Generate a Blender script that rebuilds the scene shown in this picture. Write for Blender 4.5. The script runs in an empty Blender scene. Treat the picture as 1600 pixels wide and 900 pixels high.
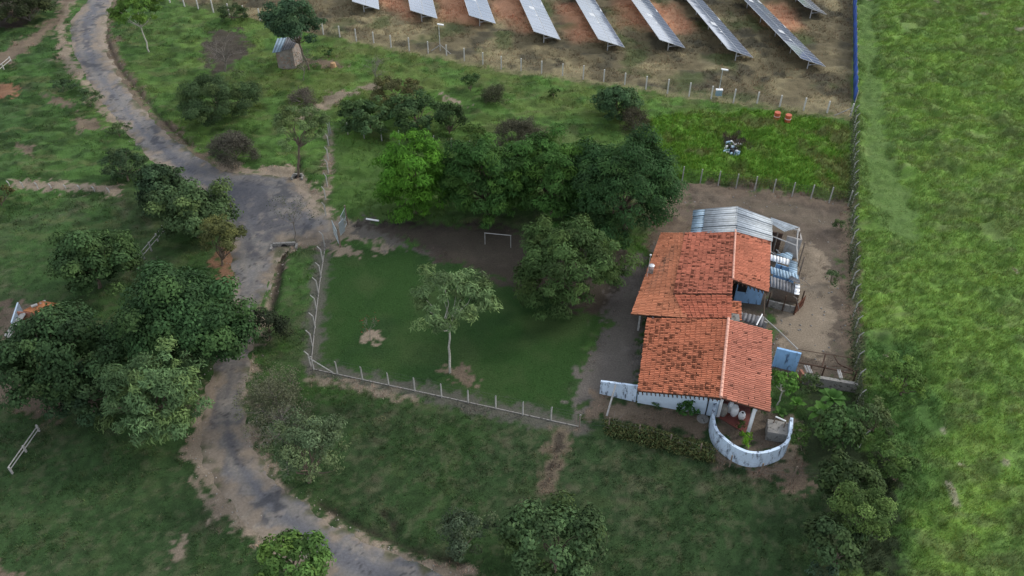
import bpy, math, random
import numpy as np
R = math.radians
random.seed(7); rng = np.random.default_rng(11)
scene = bpy.context.scene
C = scene.collection

# ---------------------------------------------------------------- camera, sky, sun, exposure
FPX, PITCH, CH = 1285.0, R(41), 50.0          # focal length in photo pixels, tilt below the horizon, flying height
cam = bpy.data.cameras.new('camera'); cam_o = bpy.data.objects.new('camera', cam); C.objects.link(cam_o)
cam.sensor_width = 36; cam.lens = 36*FPX/1600; cam.clip_start = 0.5; cam.clip_end = 3000
cam_o.location = (0, 0, CH); cam_o.rotation_euler = (math.pi/2-PITCH, 0, 0)
scene.camera = cam_o
SUN_EL, SUN_AZ = R(33), R(68)                 # azimuth measured from +Y towards +X
world = bpy.data.worlds.new('World'); scene.world = world; world.use_nodes = True
wn = world.node_tree.nodes; wn.clear()
sky = wn.new('ShaderNodeTexSky'); sky.sky_type = 'NISHITA'; sky.sun_disc = False
sky.sun_elevation = SUN_EL; sky.sun_rotation = SUN_AZ; sky.air_density = 1.0; sky.dust_density = 2.2; sky.ozone_density = 1.3
bg = wn.new('ShaderNodeBackground'); bg.inputs[1].default_value = 0.10
wo = wn.new('ShaderNodeOutputWorld')
wt = wn.new('ShaderNodeTexCoord'); wno = wn.new('ShaderNodeTexNoise'); wno.inputs['Scale'].default_value = 2.6; wno.inputs['Detail'].default_value = 7
wmp = wn.new('ShaderNodeMapping'); wmp.inputs['Scale'].default_value = (1, 1, 2.2); wr = wn.new('ShaderNodeValToRGB'); wr.color_ramp.elements[0].position = .38; wr.color_ramp.elements[1].position = .56
wm_ = wn.new('ShaderNodeMixRGB'); wm_.inputs[2].default_value = (10.2, 10.7, 11.6, 1)
for a_, b_ in ((wt.outputs['Generated'], wmp.inputs[0]), (wmp.outputs[0], wno.inputs['Vector']), (wno.outputs['Fac'], wr.inputs[0]), (wr.outputs[0], wm_.inputs[0]), (sky.outputs[0], wm_.inputs[1])): world.node_tree.links.new(a_, b_)
world.node_tree.links.new(wm_.outputs[0], bg.inputs[0]); world.node_tree.links.new(bg.outputs[0], wo.inputs[0])
sun = bpy.data.lights.new('sun', 'SUN'); sun.energy = 1.8; sun.angle = R(13); sun.color = (1, .95, .86)
sun_o = bpy.data.objects.new('sun', sun); C.objects.link(sun_o)
sd = (math.sin(SUN_AZ)*math.cos(SUN_EL), math.cos(SUN_AZ)*math.cos(SUN_EL), math.sin(SUN_EL))
from mathutils import Vector
sun_o.rotation_euler = Vector(sd).to_track_quat('Z', 'Y').to_euler(); sun_o.location = (60, 60, 90)
vs = scene.view_settings; vs.view_transform = 'Standard'; vs.look = 'None'; vs.gamma = 1; vs.use_curve_mapping = False
vs.exposure = 0.40

# ---------------------------------------------------------------- helpers
def P(u, v, z=0.0):
    a, b = (u-800)/FPX, (v-450)/FPX
    s, c = math.sin(PITCH), math.cos(PITCH)
    dy, dz = c-b*s, -s-b*c
    t = (z-CH)/dz
    return np.array([a*t, dy*t, z])
def over(B, u, v):                            # the point above ground point B seen in direction u, v
    a, b = (u-800)/FPX, (v-450)/FPX
    s, c = math.sin(PITCH), math.cos(PITCH)
    dy, dz = c-b*s, -s-b*c
    t = B[1]/dy
    return np.array([a*t, B[1], CH+dz*t]), FPX/t
def tag(o, label=None, cat=None, group=None, kind=None):
    if label: o['label'] = label
    if cat: o['category'] = cat
    if group: o['group'] = group
    if kind: o['kind'] = kind
    return o
def empty(name, loc, label=None, cat=None, group=None):
    o = bpy.data.objects.new(name, None); C.objects.link(o); o.location = tuple(float(q) for q in loc)
    o.empty_display_size = .3
    return tag(o, label, cat, group)
def raw_mesh(name, V, Fq, mat, parent=None, col=None, smooth=False, k=None):
    """V (n,3), Fq (m,k) int array; col (n,3) optional vertex colours"""
    V = np.asarray(V, np.float32); Fq = np.asarray(Fq, np.int32)
    me = bpy.data.meshes.new(name)
    k = Fq.shape[1]
    if parent is not None: V = V - np.array(parent.matrix_basis.translation if parent.parent is None else parent['_o'], np.float32)
    me.vertices.add(len(V)); me.vertices.foreach_set('co', V.ravel())
    me.loops.add(Fq.size); me.loops.foreach_set('vertex_index', Fq.ravel())
    me.polygons.add(len(Fq)); me.polygons.foreach_set('loop_start', np.arange(0, Fq.size, k, dtype=np.int32))
    me.polygons.foreach_set('loop_total', np.full(len(Fq), k, np.int32))
    if smooth: me.polygons.foreach_set('use_smooth', np.ones(len(Fq), bool))
    me.update(calc_edges=True)
    if col is not None:
        a = me.color_attributes.new('col', 'FLOAT_COLOR', 'POINT')
        cc = np.ones((len(V), 4), np.float32); cc[:, :3] = col; a.data.foreach_set('color', cc.ravel())
    me.materials.append(mat)
    o = bpy.data.objects.new(name, me); C.objects.link(o)
    if parent is not None: o.parent = parent
    return o
class MB:
    """collects boxes, bars and tubes; build() links them as ONE mesh"""
    def __init__(s): s.v = []; s.f = []
    def add(s, V, F):
        n = len(s.v); s.v += [tuple(float(q) for q in p) for p in V]; s.f += [tuple(i+n for i in f) for f in F]; return s
    def hexa(s, b, t):                        # bottom four, top four corners
        return s.add(list(b)+list(t), [(3,2,1,0),(4,5,6,7),(0,1,5,4),(1,2,6,5),(2,3,7,6),(3,0,4,7)])
    def box(s, c, d, ang=0, tilt=0):
        ca, sa = math.cos(ang), math.sin(ang); V = []
        for z in (-.5, .5):
            for x, y in ((-.5,-.5),(.5,-.5),(.5,.5),(-.5,.5)):
                X, Y = x*d[0], y*d[1]; Z = z*d[2]+X*math.tan(tilt)
                V.append((c[0]+X*ca-Y*sa, c[1]+X*sa+Y*ca, c[2]+Z))
        return s.hexa(V[:4], V[4:])
    def wall(s, a, b, h0, h1, th, z=0):       # wall from a to b, heights at the ends
        a = np.array(a[:2], float); b = np.array(b[:2], float); d = b-a; n = np.array([-d[1], d[0]])/np.linalg.norm(d)*th/2
        q = [a-n, b-n, b+n, a+n]; hs = [h0, h1, h1, h0]
        return s.hexa([(p[0], p[1], z) for p in q], [(p[0], p[1], z+h) for p, h in zip(q, hs)])
    def slab(s, q, th):                       # four corners on top, thickness downward
        return s.hexa([(p[0], p[1], p[2]-th) for p in q], [tuple(p) for p in q])
    def tube(s, a, b, r0, r1=None, n=6):
        r1 = r0 if r1 is None else r1
        a, b = np.array(a, float), np.array(b, float); d = b-a; L = np.linalg.norm(d)
        if L < 1e-6: return s
        d /= L; u = np.cross(d, (0,0,1) if abs(d[2]) < .9 else (1,0,0)); u /= np.linalg.norm(u); w = np.cross(d, u)
        V = []
        for p, r in ((a, r0), (b, r1)):
            for i in range(n):
                t = 2*math.pi*i/n; V.append(p+(u*math.cos(t)+w*math.sin(t))*r)
        F = [(i, (i+1) % n, n+(i+1) % n, n+i) for i in range(n)]+[tuple(range(n))[::-1], tuple(range(n, 2*n))]
        return s.add(V, F)
    def path(s, pts, r, n=6):
        for a, b in zip(pts[:-1], pts[1:]): s.tube(a, b, r, r, n)
        return s
    def lathe(s, c, prof, n=20):
        V = [(c[0]+r*math.cos(2*math.pi*i/n), c[1]+r*math.sin(2*math.pi*i/n), c[2]+z) for r, z in prof for i in range(n)]
        F = [(j*n+i, j*n+(i+1) % n, (j+1)*n+(i+1) % n, (j+1)*n+i) for j in range(len(prof)-1) for i in range(n)]
        F += [tuple(range(n))[::-1], tuple((len(prof)-1)*n+i for i in range(n))]
        return s.add(V, F)
    def build(s, name, mat, parent=None, bevel=0):
        me = bpy.data.meshes.new(name)
        off = np.zeros(3)
        q = parent
        while q is not None: off = off+np.array(q.location); q = q.parent
        me.from_pydata([tuple(np.array(p)-off) for p in s.v], [], s.f); me.materials.append(mat); me.update()
        o = bpy.data.objects.new(name, me); C.objects.link(o)
        if parent is not None: o.parent = parent
        if bevel:
            m = o.modifiers.new('bevel', 'BEVEL'); m.width = bevel; m.segments = 2; m.limit_method = 'ANGLE'
        return o

# ---- noise in numpy
def _h(i, j, s):
    n = (i.astype(np.int64)*374761393+j.astype(np.int64)*668265263+s*1442695041) & 0xffffffff
    n = ((n ^ (n >> 13))*1274126177) & 0xffffffff
    return ((n ^ (n >> 16)) & 0xffff)/65535.0
def vn(x, y, sc, s=0):
    x = np.asarray(x, float)/sc+57.3; y = np.asarray(y, float)/sc+91.7; i, j = np.floor(x), np.floor(y); f, g = x-i, y-j
    f = f*f*(3-2*f); g = g*g*(3-2*g)
    return (_h(i,j,s)*(1-f)+_h(i+1,j,s)*f)*(1-g)+(_h(i,j+1,s)*(1-f)+_h(i+1,j+1,s)*f)*g
def fbm(x, y, sc, s=0, o=4):
    a, t, w = 0, 0, 1.0
    for k in range(o): a = a+w*vn(x, y, sc/2**k, s+k*17); t += w; w *= .55
    return a/t
def sstep(a, b, x): t = np.clip((x-a)/(b-a), 0, 1); return t*t*(3-2*t)

# ---- materials
def _nodes(name):
    m = bpy.data.materials.new(name); m.use_nodes = True; n = m.node_tree.nodes; return m, n, m.node_tree.links, n['Principled BSDF']
def mat(name, c, rough=.8, var=.18, scale=6, metal=0, bump=0, stain=None, stain_amt=.5, stain_scale=3, spec=.3, stretch=None):
    m, n, l, b = _nodes(name)
    tc = n.new('ShaderNodeTexCoord'); no = n.new('ShaderNodeTexNoise'); no.inputs['Scale'].default_value = scale; no.inputs['Detail'].default_value = 6
    src = tc.outputs['Object']
    if stretch:
        mp = n.new('ShaderNodeMapping'); mp.inputs['Scale'].default_value = stretch; l.new(src, mp.inputs[0]); src = mp.outputs[0]
    l.new(src, no.inputs['Vector'])
    r = n.new('ShaderNodeValToRGB'); e = r.color_ramp.elements
    e[0].position = .3; e[1].position = .7
    e[0].color = (*[q*(1-var) for q in c], 1); e[1].color = (*[min(1, q*(1+var)) for q in c], 1)
    l.new(no.outputs['Fac'], r.inputs[0]); out = r.outputs[0]
    if stain:
        n2 = n.new('ShaderNodeTexNoise'); n2.inputs['Scale'].default_value = stain_scale; n2.inputs['Detail'].default_value = 8; n2.inputs['Roughness'].default_value = .7; l.new(src, n2.inputs['Vector'])
        r2 = n.new('ShaderNodeValToRGB'); r2.color_ramp.elements[0].position = .62-stain_amt*.25; r2.color_ramp.elements[1].position = .7-stain_amt*.18
        l.new(n2.outputs['Fac'], r2.inputs[0])
        mx = n.new('ShaderNodeMixRGB'); mx.inputs[2].default_value = (*stain, 1); l.new(r2.outputs[0], mx.inputs[0]); l.new(out, mx.inputs[1]); out = mx.outputs[0]
    l.new(out, b.inputs['Base Color']); b.inputs['Roughness'].default_value = rough; b.inputs['Metallic'].default_value = metal
    b.inputs['Specular IOR Level'].default_value = spec
    if bump:
        bp = n.new('ShaderNodeBump'); bp.inputs['Strength'].default_value = bump; bp.inputs['Distance'].default_value = .05; l.new(no.outputs['Fac'], bp.inputs['Height']); l.new(bp.outputs[0], b.inputs['Normal'])
    return m
def vcol_mat(name, rough=.9, scale=9, var=.25, bump=.5, bdist=.08, spec=.15, trans=0):
    m, n, l, b = _nodes(name)
    at = n.new('ShaderNodeAttribute'); at.attribute_name = 'col'
    out = at.outputs['Color']
    if var:
        tc = n.new('ShaderNodeTexCoord'); no = n.new('ShaderNodeTexNoise'); no.inputs['Scale'].default_value = scale; no.inputs['Detail'].default_value = 8; no.inputs['Roughness'].default_value = .7
        l.new(tc.outputs['Object'], no.inputs['Vector'])
        mr = n.new('ShaderNodeMapRange'); mr.inputs['From Min'].default_value = .3; mr.inputs['From Max'].default_value = .7
        mr.inputs['To Min'].default_value = 1-var; mr.inputs['To Max'].default_value = 1+var; l.new(no.outputs['Fac'], mr.inputs[0])
        vm = n.new('ShaderNodeVectorMath'); vm.operation = 'SCALE'; l.new(out, vm.inputs[0]); l.new(mr.outputs[0], vm.inputs['Scale']); out = vm.outputs[0]
        if bump:
            bp = n.new('ShaderNodeBump'); bp.inputs['Strength'].default_value = bump; bp.inputs['Distance'].default_value = bdist; l.new(no.outputs['Fac'], bp.inputs['Height']); l.new(bp.outputs[0], b.inputs['Normal'])
    l.new(out, b.inputs['Base Color']); b.inputs['Roughness'].default_value = rough; b.inputs['Specular IOR Level'].default_value = spec
    if trans:
        tr = n.new('ShaderNodeBsdfTranslucent'); l.new(out, tr.inputs[0]); ms = n.new('ShaderNodeMixShader'); ms.inputs[0].default_value = trans
        l.new(b.outputs[0], ms.inputs[1]); l.new(tr.outputs[0], ms.inputs[2]); l.new(ms.outputs[0], n['Material Output'].inputs[0])
    return m
M = {}
M['ground'] = vcol_mat('ground_cover', scale=7, var=.3, bump=.7, bdist=.12)
M['road'] = vcol_mat('worn_asphalt', scale=5, var=.22, bump=.4, bdist=.04, rough=.8)
M['leaf'] = vcol_mat('leaf', rough=.7, var=0, spec=.12, trans=.25)
M['grass'] = vcol_mat('grass_blade', rough=.7, var=0, spec=.15, trans=.25)
M['tile'] = vcol_mat('clay_tile', rough=.85, scale=14, var=.14, bump=0)
M['bark'] = mat('bark', (.14,.11,.085), .9, .3, 10)
M['palebark'] = mat('pale_bark', (.42,.40,.36), .85, .25, 8)
M['whiteold'] = mat('chalky_white', (.30,.30,.29), .85, .15, 3)
M['paleconcrete'] = mat('pale_concrete', (.52,.51,.49), .85, .12, 5)
M['twig'] = mat('twig', (.19,.17,.15), .9, .3, 6)
M['concrete'] = mat('concrete', (.36,.355,.34), .85, .2, 5, stain=(.25,.25,.22), stain_amt=.2)
M['oldconcrete'] = mat('old_concrete', (.26,.25,.235), .9, .3, 3, stain=(.08,.08,.07), stain_amt=.5)
M['galv'] = mat('galvanised_steel', (.55,.57,.6), .45, .1, 4, metal=.5)
M['gate'] = mat('gate_steel', (.40,.46,.48), .5, .15, 4, metal=.3)
M['wire'] = mat('fence_wire', (.12,.12,.12), .5, .1, 4, metal=.5)
M['white'] = mat('white_paint', (.78,.79,.8), .7, .06, 3)
M['wood'] = mat('weathered_wood', (.20,.155,.12), .9, .35, 5, stretch=(1,1,6))
M['darkwood'] = mat('dark_wood', (.075,.045,.032), .9, .35, 5)
M['redwood'] = mat('rusty_boards', (.13,.05,.03), .9, .35, 5)
M['plank'] = mat('bleached_plank', (.36,.35,.335), .85, .2, 6)
M['wall'] = mat('whitewashed_wall', (.58,.70,.82), .9, .08, 2, stain=(.30,.33,.36), stain_amt=.0, stain_scale=2)
M['wallworn'] = mat('peeling_whitewash', (.56,.68,.82), .9, .1, 3, stain=(.10,.12,.16), stain_amt=.47, stain_scale=1.5, stretch=(1.7,1.7,.6))
M['wallblue'] = mat('blue_painted_wall', (.24,.42,.66), .85, .12, 2, stain=(.05,.07,.13), stain_amt=.30, stain_scale=1.4, stretch=(1.7,1.7,.5))
M['inner'] = mat('inner_plaster', (.35,.33,.31), .9, .2, 2)
M['dark'] = mat('dark_opening', (.02,.02,.022), .6, .2, 2)
M['redfloor'] = mat('red_cement_floor', (.17,.055,.045), .6, .25, 2)
M['ridge'] = mat('ridge_mortar', (.60,.33,.25), .9, .2, 5)
M['brick'] = mat('old_brick', (.28,.13,.09), .9, .25, 6)
M['frame'] = mat('module_frame', (.62,.64,.66), .4, .05, 3, metal=.6)
M['plastic_blue'] = mat('blue_screen_fabric', (.035,.085,.30), .75, .3, 1.2, spec=.2)
M['drum'] = mat('orange_drum', (.42,.10,.05), .5, .1, 3)
M['rubber'] = mat('tyre_rubber', (.02,.02,.02), .9, .1, 3)
M['car'] = mat('black_car_paint', (.012,.014,.02), .2, .1, 3, spec=.5)
M['glass'] = mat('dark_glass', (.02,.035,.06), .08, .1, 3, spec=.6)
M['stone'] = mat('stone', (.27,.25,.22), .9, .25, 5)
def corrugated(name, c, rust, amt):
    return mat(name, c, .55, .16, 1.6, metal=.15, stain=rust, stain_amt=amt, stain_scale=1.1)
M['tin'] = corrugated('fibre_cement_sheet', (.36,.42,.47), (.20,.21,.22), .55)
M['tinblue'] = corrugated('blue_grey_sheet', (.27,.40,.50), (.14,.17,.21), .4)
M['tindark'] = corrugated('dark_grey_sheet', (.17,.17,.175), (.09,.085,.085), .5)
M['tinwhite'] = corrugated('white_sheet', (.72,.74,.76), (.5,.52,.54), .2)
def pv_mat():
    m, n, l, b = _nodes('solar_cell'); tc = n.new('ShaderNodeTexCoord')
    br = n.new('ShaderNodeTexNoise'); br.inputs['Scale'].default_value = .35; l.new(tc.outputs['Object'], br.inputs['Vector'])
    r = n.new('ShaderNodeValToRGB'); r.color_ramp.elements[0].color = (.12,.15,.21,1); r.color_ramp.elements[1].color = (.18,.22,.29,1); l.new(br.outputs['Fac'], r.inputs[0])
    l.new(r.outputs[0], b.inputs['Base Color']); b.inputs['Roughness'].default_value = .1; b.inputs['Specular IOR Level'].default_value = 1
    b.inputs['Coat Weight'].default_value = .6; b.inputs['Coat Roughness'].default_value = .08
    return m
M['pv'] = pv_mat()

# ---------------------------------------------------------------- zones of the ground (corners read off the photo, laid on the ground)
def W(pts): return np.array([P(u, v)[:2] for u, v in pts])
def sdist(x, y, poly, closed=True, margin=6):
    """signed distance to polygon, + inside; for open lines just -distance"""
    out = np.full(x.shape, -margin, float)
    lo, hi = poly.min(0)-margin, poly.max(0)+margin
    idx = np.nonzero((x > lo[0]) & (x < hi[0]) & (y > lo[1]) & (y < hi[1]))[0]
    if not len(idx): return out
    X, Y = x[idx], y[idx]; d = np.full(len(idx), 1e9); ins = np.zeros(len(idx), bool)
    n = len(poly)
    for i in range(n if closed else n-1):
        a, b = poly[i], poly[(i+1) % n]; ab = b-a; L = (ab**2).sum()+1e-9
        t = np.clip(((X-a[0])*ab[0]+(Y-a[1])*ab[1])/L, 0, 1)
        d = np.minimum(d, (X-a[0]-t*ab[0])**2+(Y-a[1]-t*ab[1])**2)
        if closed:
            c = ((a[1] > Y) != (b[1] > Y)) & (X < (b[0]-a[0])*(Y-a[1])/(b[1]-a[1]+1e-12)+a[0]); ins ^= c
    d = np.sqrt(d); out[idx] = np.where(ins, d, -d) if closed else -d
    return out
ROAD_L = [(150,-40),(137,0),(110,32),(110,60),(116,85),(132,118),(160,160),(196,207),(238,252),(286,292),(330,330),(356,372),(362,410),(366,450),(360,490),(345,540),(328,590),(316,640),(312,700),(338,760),(380,815),(430,862),(500,905),(620,980)]
ROAD_R = [(200,-40),(176,0),(168,25),(163,60),(170,90),(186,120),(214,158),(250,200),(296,237),(345,266),(400,272),(450,276),(482,302),(516,338),(532,350),(528,368),(500,374),(455,380),(436,396),(425,430),(410,470),(396,520),(388,580),(380,640),(398,705),(436,758),(500,806),(590,856),(700,902),(820,960)]
ROAD = W(ROAD_L+ROAD_R[::-1])
ASPH = W([(150,-40),(141,0),(118,34),(118,62),(122,85),(142,122),(170,162),(206,207),(250,252),(300,290),(345,330),(366,372),(372,410),(376,450),(372,490),(358,540),(342,590),(334,640),(335,700),(360,750),(400,805),(450,850),(520,900),(600,950),
          (760,950),(650,890),(540,835),(470,790),(420,745),(392,705),(372,640),(378,580),(386,520),(398,470),(412,430),(420,396),(440,372),(500,362),(505,345),(470,306),(440,284),(400,278),(345,270),(290,240),(240,203),(204,160),(176,122),(160,92),(152,60),(158,25),(170,0),(190,-40)])
DIRT = dict(
 annex=(W([(1100,440),(1205,450),(1212,600),(1100,600)]), 'yard'), undm=(W([(1052,286),(1090,296),(1086,390),(1005,400),(1020,350)]), 'brown'),
 under2=(W([(1262,610),(1345,615),(1350,700),(1400,740),(1400,900),(1290,900),(1300,780),(1270,740),(1255,690)]), 'leaf'),
 verge1=(W([(95,-20),(110,-20),(125,0),(105,30),(108,70),(120,95),(150,140),(175,165),(200,205),(185,205),(150,165),(125,130),(95,90),(85,55),(92,25)]), 'tan'),
 verge2=(W([(176,0),(190,0),(172,40),(172,60),(180,60),(190,100),(220,145),(262,195),(300,228),(345,262),(330,268),(290,240),(240,200),(200,155),(165,100),(158,60)]), 'brown'),
 apron=(W([(330,262),(350,250),(400,262),(460,262),(490,290),(505,318),(530,340),(560,344),(640,380),(640,392),(590,392),(560,376),(530,382),(500,384),(450,392),(432,400),(405,300)]), 'tan'),
 cut=(W([(345,345),(366,385),(366,445),(350,470),(335,440),(340,400)]), 'red'),
 rb=(W([(436,392),(446,398),(436,430),(428,480),(410,520),(396,560),(390,640),(402,700),(440,755),(510,806),(600,850),(720,895),(800,930),(700,930),(560,850),(440,775),(384,705),(370,640)]), 'tan'),
 lb=(W([(318,600),(290,660),(282,705),(305,745),(345,800),(390,840),(440,885),(470,900),(540,930),(470,860),(380,790),(340,720),(330,640)]), 'tan'),
 gap=(W([(375,450),(400,440),(410,480),(400,530),(380,500)]), 'tan'),
 drive=(W([(540,352),(575,342),(620,362),(645,385),(690,390),(690,405),(620,392),(570,376)]), 'gray'),
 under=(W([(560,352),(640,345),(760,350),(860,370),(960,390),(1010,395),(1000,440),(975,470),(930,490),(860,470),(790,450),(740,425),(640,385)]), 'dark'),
 yardL=(W([(985,395),(1020,390),(1010,500),(1000,600),(940,615),(935,650),(905,660),(890,640),(893,600),(905,570),(925,535),(945,500),(965,450)]), 'grayd'),
 yard=(W([(1064,300),(1066,284),(1110,286),(1200,300),(1322,318),(1327,460),(1335,600),(1250,596),(1205,600),(1200,520),(1200,480),(1140,380),(1060,350)]), 'yard'),
 yardB=(W([(1240,370),(1290,395),(1305,440),(1300,520),(1310,560),(1240,550),(1200,500),(1250,460)]), 'sand'),
 south=(W([(925,615),(1000,625),(1118,648),(1112,690),(1060,672),(940,655),(900,665)]), 'brown'),
 curve=(W([(1100,650),(1120,640),(1115,690),(1150,722),(1200,732),(1240,700),(1260,735),(1200,745),(1120,718)]), 'brown'),
 curve2=(W([(1228,640),(1250,655),(1245,700),(1228,722),(1210,726)]), 'sand'),
 patio=(W([(1120,628),(1205,640),(1235,655),(1232,690),(1190,706),(1150,700),(1118,670)]), 'yard'),
 ring1=(W([(566,516),(590,514),(595,526),(585,538),(568,534)]), 'tan'),
 ring2=(W([(688,575),(715,572),(740,584),(744,597),(735,602),(708,590),(690,585)]), 'brown'),
 solE=(W([(1225,450),(1290,440),(1290,500),(1225,500)]), 'sand'),
 bl=(W([(-10,885),(20,882),(50,900),(50,930),(-30,930),(-30,885)]), 'brown'),
 bp=(W([(272,842),(288,842),(290,852),(282,874),(272,878)]), 'tan'),
 l1=(W([(-10,580),(60,590),(110,620),(90,650),(20,640),(-20,620)]), 'brown'),
 l2=(W([(15,282),(110,286),(185,292),(185,304),(100,302),(15,296)]), 'tan'),
 l3=(W([(0,130),(28,138),(28,155),(-20,158)]), 'red'),
 l4=(W([(66,148),(110,155),(122,172),(80,166)]), 'brown'),
 l5=(W([(118,185),(150,186),(165,205),(120,210)]), 'brown'),
 l6=(W([(25,228),(60,230),(50,244),(25,240)]), 'brown'),
 l7=(W([(40,60),(90,20),(96,0),(125,-10),(85,50),(20,100),(-20,110),(-20,90)]), 'brown'),
 l8=(W([(-20,50),(30,45),(90,-5),(-20,-30)]), 'dark'),
 l9=(W([(0,470),(60,480),(60,520),(0,530)]), 'brown'),
 t1=(W([(330,50),(375,45),(390,75),(370,110),(330,120),(315,80)]), 'dark'),
 t2=(W([(455,96),(520,92),(540,104),(500,106)]), 'brown'),
 tr=(W([(455,186),(478,168),(500,160),(520,148),(560,136),(590,132),(590,138),(560,144),(530,160),(505,170),(480,186),(462,196)]), 'sand'),
 tr2=(W([(690,150),(720,158),(735,166),(700,162)]), 'tan'),
 rub=(W([(1125,220),(1150,212),(1172,224),(1166,240),(1140,244),(1128,236)]), 'dark'),
 sr=(W([(1200,722),(1240,735),(1280,755),(1270,775),(1230,765)]), 'brown'),
 corner=(W([(496,380),(522,376),(550,384),(560,398),(530,400),(500,396)]), 'tan'),
 ff1=(W([(513,240),(517,240),(515,300),(511,330),(508,322)]), 'tan'),
)
LINES = [ # polyline, half width, colour key, softness
 (W([(508,382),(500,440),(493,500),(487,575)]), .75, 'gray'),
 (W([(487,578),(560,594),(700,622),(830,652),(905,668)]), .8, 'gray'),
 (W([(484,592),(560,604),(650,626)]), .35, 'tan'),
 (W([(517,205),(514,270),(509,330)]), .2, 'tan'),
 (W([(878,672),(868,710),(855,762)]), .8, 'brown'),
 (W([(876,680),(866,715),(858,750)]), .25, 'black'),
 (W([(560,352),(640,352),(700,356)]), .3, 'black'),
 (W([(420,10),(560,66),(800,112),(1000,140),(1330,186)]), .6, 'drygrass'),
 (W([(1066,292),(1200,306),(1322,324)]), .9, 'brown'),
 (W([(1325,320),(1328,460),(1334,598)]), .7, 'brown'),
]
DITCH = [(W([(164,45),(172,75),(186,105),(222,150),(262,195),(300,228)]), .12, .3), (W([(442,390),(436,420),(428,460),(420,490)]), .3, .4),
         (W([(500,786),(545,812),(600,838),(640,855),(720,880)]), .15, .25), (W([(598,800),(612,815),(618,835)]), .15, .25), (W([(466,245),(468,262),(462,275)]), .2, .3)]
SOLAR = W([(220,-30),(300,12),(420,36),(500,56),(600,74),(800,110),(1000,138),(1330,184),(1333,0),(1340,-60)])
SOLRED = [W([(590,-40),(604,10),(625,20),(640,30),(625,-40)]), W([(690,-40),(700,30),(745,40),(725,-40)]), W([(775,-40),(785,30),(825,50),(805,-20)]),
          W([(870,10),(890,30),(905,62),(930,62),(900,10)]), W([(960,-10),(985,40),(1030,50),(1000,-10)]), W([(1020,20),(1040,48),(1070,46),(1050,10)]), W([(1190,20),(1215,45),(1240,42),(1215,10)])]
FIELD = W([(1336,-60),(1332,180),(1328,320),(1334,600),(1345,700),(1340,800),(1300,900),(1290,1000),(2400,1000),(2400,-60)])
FPATH = W([(1338,-40),(1368,-40),(1370,60),(1378,150),(1395,250),(1430,330),(1435,380),(1400,380),(1350,300),(1345,200),(1338,100)])
FDARK = W([(1338,530),(1440,535),(1475,620),(1460,740),(1425,820),(1410,900),(1330,900),(1342,700)])
LUSH = W([(1010,190),(1060,178),(1200,176),(1328,196),(1326,318),(1200,298),(1066,284),(1040,262),(1000,240)])
LUSH2 = W([(518,215),(600,230),(720,245),(690,350),(560,344),(516,320)])
LAWN = W([(506,384),(640,388),(800,420),(960,470),(925,535),(895,600),(900,660),(700,620),(490,574)])
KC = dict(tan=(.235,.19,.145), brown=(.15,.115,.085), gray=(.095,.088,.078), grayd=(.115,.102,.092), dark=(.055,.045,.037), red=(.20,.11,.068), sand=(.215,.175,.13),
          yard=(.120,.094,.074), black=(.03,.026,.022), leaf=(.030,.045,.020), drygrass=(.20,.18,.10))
def cmix(c, k, m): return c+(np.asarray(k)-c)*m[:, None]
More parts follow.
